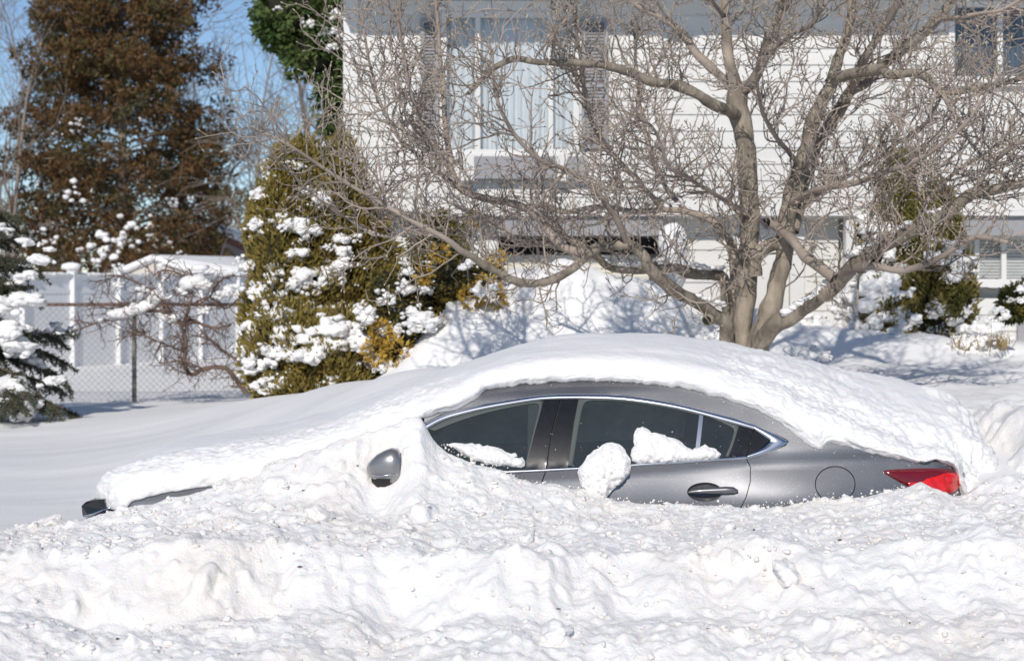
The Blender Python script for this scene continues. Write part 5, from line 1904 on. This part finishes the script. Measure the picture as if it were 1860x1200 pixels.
def build_mound_snow():
    """lumps of snow on the buried bed and at the steps"""
    lm = Lumps(77)
    for (px, py, Y, r, k) in ((1480, 590, 20.3, 34, 10), (1450, 610, 20.2, 30, 9), (1510, 600, 20.2, 40, 10), (1540, 560, 20.6, 40, 10), (1550, 610, 20, 30, 8), (1240, 575, 18.6, 26, 8), (1270, 600, 18.4, 30, 8), (1300, 610, 18, 24, 7), (1440, 640, 18, 20, 6), (1475, 635, 18, 16, 5), (1500, 645, 17.5, 18, 5)):
        lm.cluster(P(px, py, Y), r / FPX * Y, k, 3)
    o = lm.build('snow_pile', M['snow_clump'])
    tag(o, 'heaped shoveled snow lumps around the entry steps', None, None, 'stuff')


build_mound_snow()


def build_spruce():
    Y = 19.6
    rng = np.random.default_rng(61)
    base = P(-35, 760, Y)
    t = empty('spruce_tree', base)
    tag(t, 'green spruce with drooping snow-laden boughs at the left edge', 'tree')
    tr = Tubes()
    b = np.array(base)
    tr.add(np.array([b + (0, 0, -.3), b + (0, 0, 1.2), b + (0, 0, 2.4)]), np.array([.11, .08, .03]), 10)
    tr.build('trunk', M['bark'], t)
    boughs, needles_p, needles_d = Tubes(), [], []
    lm = Lumps(62)
    for k in range(64):
        h = .1 + 2.15 * (k / 64) ** .9
        a = rng.uniform(0, 6.28)
        if k % 2 == 0:
            a = rng.uniform(-2.3, .6)
        L = (1.32 - .42 * h) * rng.uniform(.75, 1.1)
        d = np.array([math.cos(a), math.sin(a), .28])
        s = grow(rng, b + (0, 0, h), d, L, .07, .05, -.055)
        boughs.add(s, np.linspace(.018, .005, len(s)), 5)
        n = len(s)
        for j in range(2, n):
            for side in (-1, 1):
                tg = s[j] - s[j - 1]
                tg /= np.linalg.norm(tg)
                e = np.cross(tg, (0, 0, 1)) * side * .9 + tg * .6 + np.array([0, 0, -.35])
                l2 = .32 * (1 - .45 * j / n) * rng.uniform(.7, 1.2)
                s2 = grow(rng, s[j], e, l2, .035, .06, -.05)
                boughs.add(s2, np.linspace(.005, .003, len(s2)), 3)
                for q in range(len(s2)):
                    for _ in range(13):
                        needles_p.append(s2[q] + rng.normal(size=3) * .006)
                        needles_d.append(e + rng.normal(size=3) * .9)
        if rng.random() < .2 and d[1] < .5:
            for j in range(n // 2, n):
                if rng.random() < .75:
                    r = rng.uniform(.025, .055)
                    for _ in range(3):
                        lm.add(s[j] + np.array([0, 0, .02]) + rng.normal(size=3) * .03, (r * 1.3, r * 1.2, r * .6), 2, .4)
    for (px, py, r, n) in ((10, 600, 34, 14), (38, 628, 30, 12), (15, 548, 30, 10), (45, 545, 24, 8), (8, 705, 36, 14), (45, 745, 30, 12), (95, 690, 15, 5), (48, 440, 16, 7), (72, 470, 16, 6), (88, 452, 10, 5), (60, 500, 16, 5)):
        lm.slab(P(px, py, Y - .55), r / FPX * Y)
    boughs.build('boughs', M['brown_twig'], t)
    v, f = sprays(rng, np.array(needles_p), np.array(needles_d), .045, .010, .2)
    link('needles', mesh_np('needles', v, f, False), mat_leaf('spruce_needle', [(.045, .055, .034), (.08, .09, .055), (.125, .115, .07)], 3), t)
    lm.build('snow_load', M['snow_clump'], t, kind='stuff')
    keep(t)


build_spruce()


def build_brown_cedar():
    Y = 42.0
    rng = np.random.default_rng(71)
    base = np.array(P(222, 640, Y))
    t = empty('brown_cedar', base)
    tag(t, 'tall rust-brown and green cedar rising behind the white fence', 'tree')
    tr = Tubes()
    top = np.array(P(215, -160, Y))
    tr.add(smooth_path(np.array([base, base * .6 + top * .4 + (.05, 0, 0), top]), .4), np.linspace(.17, .04, len(smooth_path(np.array([base, base * .6 + top * .4 + (.05, 0, 0), top]), .4))), 10)
    prof = [(-160, 50), (-60, 105), (0, 140), (80, 160), (150, 178), (230, 196), (300, 200), (380, 198), (440, 190), (490, 170)]
    pr = np.array(prof, float)
    lob = []
    for k in range(520):
        py = rng.uniform(-150, 490)
        R = np.interp(py, pr[:, 0], pr[:, 1]) * (1 + .10 * math.sin(py * .07))
        a = rng.uniform(0, 6.28)
        q = math.sqrt(rng.uniform(.12, 1.0))
        px = 218 + R * q * math.cos(a) + (8 if py > 100 else 0)
        dy = R * q * math.sin(a) / FPX * Y
        r = rng.uniform(15, 34)
        lob.append((px, py, r * 1.25, r * .8, dy, r / FPX * Y * 1.1))
        if k % 3 == 0:
            c = np.array(P(px, py, Y + dy))
            z0 = base * (1 - (py - 640) / (-160 - 640)) + top * ((py - 640) / (-160 - 640))
            s = smooth_path(np.array([z0 - (0, 0, .25), (z0 + c) / 2 + (0, 0, .0), c]), .25)
            tr.add(s, np.linspace(.035, .012, len(s)), 4)
    tr.build('trunk', M['bark'], t)
    lobes = lobes_from_px(lob, Y)
    leafy('crown', lobes, 135000, [(.028, .032, .014), (.075, .048, .020), (.145, .074, .027), (.060, .062, .024), (.125, .075, .03)], .14, .05, 73, t, lambda nr: nr * .8 + np.array([0, 0, .25]), scale=1.1, jit=.7, mname='cedar_leaf', thin=-.42, tfreq=1.6)
    spots = []
    for (px, py, r, n) in ((200, 430, 30, 10), (225, 440, 26, 8), (270, 420, 24, 8), (285, 440, 18, 5), (165, 445, 18, 5), (125, 350, 20, 6), (110, 220, 10, 4), (145, 225, 12, 5), (215, 222, 12, 5), (260, 215, 9, 3), (312, 365, 14, 5), (135, 240, 9, 3), (185, 470, 16, 5), (170, 350, 9, 3), (70, 330, 8, 3), (345, 360, 7, 3), (100, 240, 8, 3), (320, 460, 12, 4), (60, 420, 16, 6), (90, 440, 16, 6)):
        c = front_of(lobes, px, py)
        c = P(px, py, Y - 1.7) if c is None else c
        spots.append((c, r / FPX * Y, n))
    lm = Lumps(75)
    for (c, r, n) in spots:
        for _ in range(int(n * 1.6)):
            q = r * rng.uniform(.14, .32)
            lm.add(np.array(c) + rng.normal(size=3) * r * np.array([.6, .3, .5]), (q * 1.2, q, q * .8), 2, .25)
    lm.build('snow_load', M['snow_clump'], t, kind='stuff')
    keep(t)


build_brown_cedar()


def build_house_evergreen():
    Y = 25.5
    t = empty('corner_evergreen', P(575, 300, Y))
    t.location.z = .6
    tag(t, 'bright green holly tree with snow rising behind the house corner', 'tree')
    lobes = lobes_from_px([(545, 10, 78, 62, 0, .5), (596, 60, 54, 70, 0, .5), (515, 50, 48, 46, .2, .4), (570, 100, 54, 45, 0, .4), (602, 165, 28, 60, 0, .3), (560, -60, 90, 70, 0, .6), (640, 0, 60, 80, .4, .5), (600, 220, 18, 40, .1, .2), (495, 20, 22, 30, .1, .2)], Y)
    leafy('crown', lobes, 15000, [(.025, .055, .014), (.055, .10, .026), (.10, .13, .036), (.04, .07, .02)], .10, .06, 81, t, OUT_DOWN, scale=3.2, jit=.7, core=M['dark_core'], mname='holly_leaf', thin=-.3, tfreq=3.4)
    st = Tubes()
    a = np.array(P(615, 100, Y))
    st.add(np.array([(a[0], a[1], .5), a]), np.array([.09, .05]), 8)
    st.build('trunk', M['bark'], t)
    snow_on('snow_load', lobes, 10, 83, t, R=(.05, .14), spots=[(P(600, 60, Y - .5), 22 / FPX * Y, 8), (P(560, 40, Y - .5), 16 / FPX * Y, 6), (P(612, 30, Y - .5), 18 / FPX * Y, 6), (P(600, 85, Y - .5), 14 / FPX * Y, 5), (P(505, 15, Y - .4), 10 / FPX * Y, 4)])
    keep(t)


build_house_evergreen()


# ------------------------------------------------------------------ bare trees behind
def bare_tree(name, label, base, H, seed, r0, spread=.5, levels=4, lean=(0, 0, 0), mat=None, droop=.0, n1=9, kids=(6, 4, 4), sides=(8, 5, 3, 3)):
    rng = np.random.default_rng(seed)
    t = empty(name, base)
    tag(t, label, 'tree', 'bare trees beyond the yard')
    tub = [Tubes() for _ in range(2)]
    s = grow(rng, np.array(base) + (0, 0, -.3), np.array([0, 0, 1.0]) + np.array(lean), H, H / 14, .07, .03)
    tub[0].add(s, np.linspace(r0, r0 * .25, len(s)), sides[0])
    cur = [(s, r0, 0.28)]
    for lv in range(1, levels):
        nxt = []
        for (p, r, lo) in cur:
            n = len(p)
            k = n1 if lv == 1 else kids[lv - 1] if lv - 1 < len(kids) else 4
            for _ in range(k):
                u = rng.uniform(lo, 1.0)
                i = min(int(u * (n - 1)), n - 2)
                tg = p[i + 1] - p[i]
                tg /= np.linalg.norm(tg)
                e = rng.normal(size=3)
                e -= tg * (e @ tg)
                e /= np.linalg.norm(e) + 1e-9
                e = e * spread * 1.5 + tg * .8 + np.array([0, 0, .15])
                L = H * (.42, .22, .12, .07)[lv - 1] * rng.uniform(.6, 1.2)
                rr = max(r * (.45 if lv == 1 else .5) * (1.1 - .6 * u), .0065)
                q = grow(rng, p[i], e, L, L / (9, 7, 5, 4)[lv - 1], .13, .03 - droop * lv)
                (tub[0] if lv == 1 else tub[1]).add(q, np.linspace(rr, max(rr * .35, .005), len(q)), sides[min(lv, 3)])
                nxt.append((q, rr, .15))
        cur = nxt
    tub[0].build('trunk', mat or M['far_twig'], t)
    tub[1].build('twigs', mat or M['far_twig'], t)
    keep(t)


bare_tree('bare_tree', 'slender bare tree rising at the far left edge', (P(18, 0, 40)[0], 40, .5), 8.5, 91, .07, .38, 4, (.04, 0, 0), n1=14, kids=(6, 5, 4, 3))
bare_tree('bare_tree', 'bare tree leaning over the gap beside the brown cedar', (P(455, 0, 50)[0], 50, .5), 11.5, 92, .08, .6, 5, (-.03, 0, 0), n1=18, kids=(6, 6, 5, 3), droop=.015)
bare_tree('bare_tree', 'weeping bare tree with twigs hanging before the brown cedar', (P(425, 0, 37.5)[0], 38.5, .5), 8.0, 93, .05, .5, 4, (.0, 0, 0), n1=12, kids=(6, 5, 4, 3), droop=.06)
bare_tree('bare_tree', 'thin bare tree behind the green holly', (P(560, 0, 48)[0], 48, .5), 10.5, 94, .10, .5, 5, (.0, 0, 0), n1=18, kids=(6, 6, 5, 3))
bare_tree('bare_tree', 'bare tree hidden behind the spruce', (P(-60, 0, 50)[0], 50, .5), 10.0, 95, .10, .5, 5, (.03, 0, 0), n1=16, kids=(6, 5, 4, 3))


def build_treeline():
    rng = np.random.default_rng(99)
    tb = Tubes()
    for k in range(170):
        Y = rng.uniform(75, 120)
        x = rng.uniform(-40, 4)
        H = rng.uniform(4.0, 7.5)
        s = grow(rng, (x, Y, .3), (rng.normal() * .1, 0, 1), H, H / 8, .1, .02)
        tb.add(s, np.linspace(.14, .03, len(s)), 4)
        for _ in range(22):
            i = rng.integers(1, len(s) - 1)
            q = grow(rng, s[i], (rng.normal(), rng.normal() * .4, .9), H * rng.uniform(.15, .4), H * .06, .2, .02)
            tb.add(q, np.linspace(.05, .02, len(q)), 3)
    o = tb.build('treeline', mat_plain('far_wood', (.20, .15, .13), rough=1, var=.2))
    tag(o, 'far brown line of bare woods on the horizon', None, None, 'stuff')


build_treeline()


# ------------------------------------------------------------------ fences, shed, neighbour
def build_vinyl_fence():
    f = empty('vinyl_fence', (-6.9, 32, .45))
    tag(f, 'white vinyl panel fence with snow-capped posts receding to the right', 'fence')
    p0, st = np.array([-7.37, 30.4]), np.array([.51, 1.2])
    n = st / np.linalg.norm(st)
    side = np.array([n[1], -n[0]])
    zt, zb = 2.10, .30

    def slab(a, b, th, z0, z1):
        c = [a - side * th, b - side * th, b + side * th, a + side * th]
        return [(p[0], p[1], z0) for p in c] + [(p[0], p[1], z1) for p in c], [(3, 2, 1, 0), (4, 5, 6, 7), (0, 1, 5, 4), (1, 2, 6, 5), (2, 3, 7, 6), (3, 0, 4, 7)]
    posts = list(range(-3, 6))
    for k in posts:
        c = p0 + st * k
        MB().box(c[0] - .065, c[0] + .065, c[1] - .065, c[1] + .065, zb, zt + .06, .01).build('post', M['vinyl'], f)
        cap = MB()
        cap.add([(c[0] + sx * .08, c[1] + sy * .08, zt + .062) for sx, sy in ((-1, -1), (1, -1), (1, 1), (-1, 1))] + [(c[0], c[1], zt + .13)], [(3, 2, 1, 0), (0, 1, 4), (1, 2, 4), (2, 3, 4), (3, 0, 4)])
        cap.build('post_cap', M['vinyl'], f)
        if k == posts[-1]:
            break
        a, b = c + n * .07, p0 + st * (k + 1) - n * .07
        L = np.linalg.norm(b - a)
        nb = 10
        w = L / nb
        for i in range(nb):
            MB().add(*slab(a + n * (w * i + .004), a + n * (w * (i + 1) - .004), .012, zb, zt - .24)).build('board', M['vinyl'], f)
        MB().add(*slab(a, b, .024, zt - .06, zt)).build('top_rail', M['vinyl'], f)
        MB().add(*slab(a, b, .024, zt - .30, zt - .24 + .001)).build('middle_rail', M['vinyl'], f)
        MB().add(*slab(a, b, .010, zt - .239, zt - .061)).build('upper_panel', M['vinyl'], f)
    lm = Lumps(101)
    for k in posts:
        c = p0 + st * k
        lm.cluster((c[0], c[1], zt + .15), .10, 6)
        if k in (-1, 0, 3):
            lm.add((c[0], c[1], zt + .14), (.17, .13, .07), 2, .2)
        if k < posts[-1]:
            a, b = c, p0 + st * (k + 1)
            for u in np.linspace(.06, .94, 16):
                q = a + (b - a) * u
                lm.add((q[0], q[1], zt + .012), (.06, .09, .022), 2, .2)
    lm.build('snow_load', M['snow_clump'], f, kind='stuff')
    keep(f)


build_vinyl_fence()


def build_chain_link():
    Y = 23.0
    f = empty('chain_link_fence', (-4.8, Y, .45))
    tag(f, 'rusty chain-link fence on gray posts before the white fence', 'fence')
    metal = mat_plain('weathered_post', (.20, .195, .165), rough=.7, metallic=.3, var=.35, scale=18)
    rust = mat_plain('rusty_rail', (.15, .085, .06), rough=.8, var=.35, scale=16)
    wire = mat_plain('galvanised_wire', (.42, .40, .39), rough=.5, metallic=.5, var=.15)
    x0, x1 = P(-120, 0, Y)[0], P(500, 0, Y)[0]
    zt = P(0, 553, Y)[2]
    for px in (243, -60):
        x = P(px, 0, Y)[0]
        m = MB()
        m.tube([(x, Y + .03, .2), (x, Y + .03, zt + .03)], .03, 12)
        po = m.build('post', metal, f, smooth=True)
        m = MB()
        m.tube([(x, Y + .03, zt + .03), (x, Y + .03, zt + .07)], [.034, .014], 12)
        m.build('post_cap', metal, po, smooth=True)
    m = MB()
    m.tube([(x0, Y, zt), (x1, Y, zt)], .022, 8)
    m.build('top_rail', rust, f, smooth=True)
    tb = Tubes()
    z0, z1 = .25, zt + .03
    H = z1 - z0
    d = .082
    k = int((x1 - x0 + H) / d)
    for i in range(k):
        for sgn in (1, -1):
            a, b = (x0 - H + i * d, x0 + i * d) if sgn > 0 else (x0 + i * d, x0 - H + i * d)
            za, zb = z0, z1
            p, q = np.array([a, Y - .026 - .002 * sgn, za]), np.array([b, Y - .026 - .002 * sgn, zb])
            lo = max(0, (x0 - min(a, b)) / H)
            t0, t1 = 0.0, 1.0
            for bound, s in ((x0, 1), (x1, -1)):
                va, vb = (a - bound) * s, (b - bound) * s
                if va < 0 and vb < 0:
                    t0, t1 = 1, 0
                elif va < 0:
                    t0 = max(t0, va / (va - vb))
                elif vb < 0:
                    t1 = min(t1, va / (va - vb))
            if t1 - t0 < .02:
                continue
            tb.add(np.array([p + (q - p) * t0, p + (q - p) * t1]), np.array([.0028, .0028]), 3)
    tb.build('wire_mesh', wire, f, kind='stuff')
    keep(f)


build_chain_link()


def build_bare_shrub():
    Y = 22.0
    rng = np.random.default_rng(111)
    t = empty('bare_shrub', P(440, 720, Y))
    tag(t, 'bare reddish-brown shrub with snow lumps in front of the fences', 'shrub')
    st, tw = Tubes(), Tubes()
    limbs = [([(448, 715), (430, 690), (408, 668), (370, 670), (348, 680), (335, 660), (338, 620), (330, 595), (318, 578)], 10, 6), ([(318, 578), (290, 565), (250, 568), (210, 578), (180, 585), (140, 600)], 7, 2), ([(330, 590), (345, 580), (370, 590), (395, 595), (420, 590)], 7, 4),
             ([(440, 660), (410, 640), (385, 620), (365, 600)], 6, 4), ([(318, 578), (300, 555), (270, 560), (230, 555)], 5, 2), ([(330, 595), (345, 555), (350, 520), (345, 490)], 6, 3), ([(345, 555), (380, 540), (410, 560), (430, 545)], 5, 3), ([(300, 562), (280, 530), (250, 515), (215, 500), (185, 515)], 5, 2), ([(350, 520), (330, 500), (300, 490), (280, 500)], 4, 2), ([(380, 540), (400, 510), (420, 500)], 4, 2),
             ([(270, 600), (255, 610), (240, 605)], 3, 2), ([(370, 670), (330, 655), (290, 660)], 4, 2), ([(338, 640), (300, 625), (265, 610), (245, 600)], 4, 2), ([(230, 555), (200, 560), (165, 552)], 4, 2)]
    for li, (pts, w0, w1) in enumerate(limbs):
        q = np.array([P(a, b, Y + .15 * vnoise(a * .02, b * .02, li, 4)) for a, b in pts])
        s = smooth_path(np.c_[q, np.linspace(w0, w1, len(q)) / 2 / FPX * Y], .06)
        st.add(s[:, :3], s[:, 3], 6)
        for j in range(1, len(s)):
            for _ in range(2):
                d = rng.normal(size=3) * np.array([1, .7, .8]) + np.array([-.3, 0, .12])
                L = rng.uniform(.12, .42)
                c = grow(rng, s[j, :3], d, L, .05, .22, .01)
                tw.add(c, np.linspace(.0065, .0035, len(c)), 4)
                for jj in range(1, len(c)):
                    if rng.random() < .5:
                        c2 = grow(rng, c[jj], rng.normal(size=3) + (c[jj] - c[jj - 1]) * 12, rng.uniform(.06, .16), .04, .2, .0)
                        tw.add(c2, np.linspace(.0042, .003, len(c2)), 3)
    st.build('stems', M['brown_twig'], t)
    tw.build('twigs', M['brown_twig'], t)
    lm = Lumps(113)
    for ch, r in (([(205, 573), (235, 566), (262, 558), (280, 545), (283, 535)], 10), ([(342, 515), (360, 512), (378, 517)], 12), ([(300, 580), (320, 577)], 9)):
        for p in smooth_path(np.array([P(a, b, Y - .05) for a, b in ch]), .04):
            q = r / FPX * Y * rng.uniform(.85, 1.2)
            lm.add(p + rng.normal(size=3) * .01, (q * 1.3, q * 1.2, q * .9), 2, .2)
    for (px, py, r, k) in ((212, 518, 14, 6), (255, 527, 14, 6), (330, 530, 14, 6), (305, 578, 15, 6), (372, 565, 16, 6), (395, 535, 14, 5), (415, 530, 22, 8), (430, 528, 20, 6), (300, 540, 10, 4), (180, 582, 10, 4), (388, 673, 7, 3), (300, 505, 9, 4)):
        lm.cluster(P(px, py, Y - .1), r / FPX * Y, k)
    lm.build('snow_load', M['snow_clump'], t, kind='stuff')
    keep(t)


build_bare_shrub()


def build_far_buildings():
    Y = 36.0
    t = empty('garden_shed', (P(320, 0, Y)[0], Y, .5))
    tag(t, 'tan garden shed with a snowy roof peeking over the white fence', 'shed')
    x0, xm, x1 = P(222, 0, Y)[0], P(278, 0, Y)[0], P(345, 0, Y)[0]
    xe = P(440, 0, Y)[0]
    zr, ze = P(0, 476, Y)[2], P(0, 496, Y)[2]
    tan = mat_plain('tan_wall', (.62, .55, .49), rough=.8, var=.08)
    MB().prism([(x0, .4), (x0, ze), (xm, zr), (x1, ze), (x1, .4)], Y, Y + .1).build('gable', tan, t)
    MB().box(x1 + .002, xe, Y + .5, Y + 3, .4, ze).build('wall', tan, t)
    me = MB()
    me.add([(x0 - .1, Y - .12, ze - .05), (xm, Y - .12, zr + .02), (xm + 1.2, Y + 3, zr + .02), (x0 + 1.1, Y + 3, ze - .05), (x0 - .1, Y - .12, ze + .09), (xm, Y - .12, zr + .17), (xm + 1.2, Y + 3, zr + .17), (x0 + 1.1, Y + 3, ze + .09)],
           [(0, 1, 5, 4), (4, 5, 6, 7), (0, 3, 2, 1), (2, 3, 7, 6), (0, 4, 7, 3), (1, 2, 6, 5)])
    me.add([(xm, Y - .12, zr + .02), (x1 + .1, Y - .12, ze - .05), (xe + .1, Y + .3, ze - .05), (xe - .4, Y + 3, zr + .0), (xm, Y - .12, zr + .16), (x1 + .1, Y - .12, ze + .09), (xe + .1, Y + .3, ze + .09), (xe - .4, Y + 3, zr + .13)],
           [(0, 1, 5, 4), (4, 5, 6, 7), (1, 2, 6, 5), (2, 3, 7, 6), (0, 4, 7, 3), (0, 3, 2, 1)])
    ro = me.build('roof', M['snow_rough'], t)
    bv = ro.modifiers.new('bevel', 'BEVEL')
    bv.width = .12
    bv.segments = 3
    keep(t)
    Y = 52.0
    t = empty('neighbor_house', (P(430, 0, Y)[0], Y, .5))
    tag(t, 'distant gray house with brown eave and snowy roof beside the cedar', 'house')
    wall = mat_plain('gray_wall', (.36, .33, .31), rough=.85, var=.08)
    brown = mat_plain('brown_fascia', (.20, .09, .06), rough=.7, var=.1)
    a = [(P(385, 0, Y)[0] - 2, .4), (P(385, 0, Y)[0] - 2, P(0, 425, Y)[2] + .1), (P(385, 0, Y)[0], P(0, 428, Y)[2]), (P(470, 0, Y)[0], P(0, 462, Y)[2]), (P(470, 0, Y)[0], .4)]
    MB().prism(a, Y, Y + 5).build('wall', wall, t)
    b = [P(378, 414, Y), P(470, 452, Y), P(470, 466, Y), P(378, 427, Y)]
    MB().prism([(p[0], p[2]) for p in b][::-1], Y - .35, Y - .2).build('fascia', brown, t)
    b2 = [P(378, 404, Y), P(470, 438, Y), P(470, 451.5, Y), P(378, 413.5, Y)]
    MB().prism([(p[0], p[2]) for p in b2][::-1], Y - .4, Y + 4).build('roof_snow', M['snow_rough'], t)
    keep(t)


build_far_buildings()


def build_reflection_trees():
    """unseen evergreens added behind the camera, for the paint and panes to mirror"""
    Y = -13.0
    rng = np.random.default_rng(131)
    for k, (x, w, h) in enumerate(((-13, 2.2, 4.6), (-8.5, 2.4, 3.6), (-4, 2.3, 4.2), (.5, 2.4, 3.4), (5, 2.3, 4.4), (9.5, 2.4, 3.8), (14, 2.3, 4.6))):
        t = empty('reflection_evergreen', (x, Y, 0))
        tag(t, 'unseen dark evergreen added behind the camera for the car to mirror, ' + ('first', 'second', 'third', 'fourth', 'fifth', 'sixth', 'seventh')[k] + ' of the row', 'tree', 'unseen evergreens added for reflections')
        lobes = np.array([(x, Y, h * .5, w, 1.2, h * .5), (x + .6, Y + .3, h * .35, w * .8, 1.1, h * .36), (x - .7, Y, h * .4, w * .7, 1.1, h * .4)])
        leafy('crown', lobes, 2600, [(.025, .035, .014), (.05, .055, .022), (.035, .045, .02)], .35, .2, 140 + k, t, UP_OUT, scale=2, core=M['dark_core'], mname='reflection_evergreen_leaf')
        st = Tubes()
        st.add(np.array([(x, Y, -.1), (x, Y, h * .6)]), np.array([.16, .08]), 8)
        st.build('trunk', M['bark'], t)
        keep(t)


build_reflection_trees()
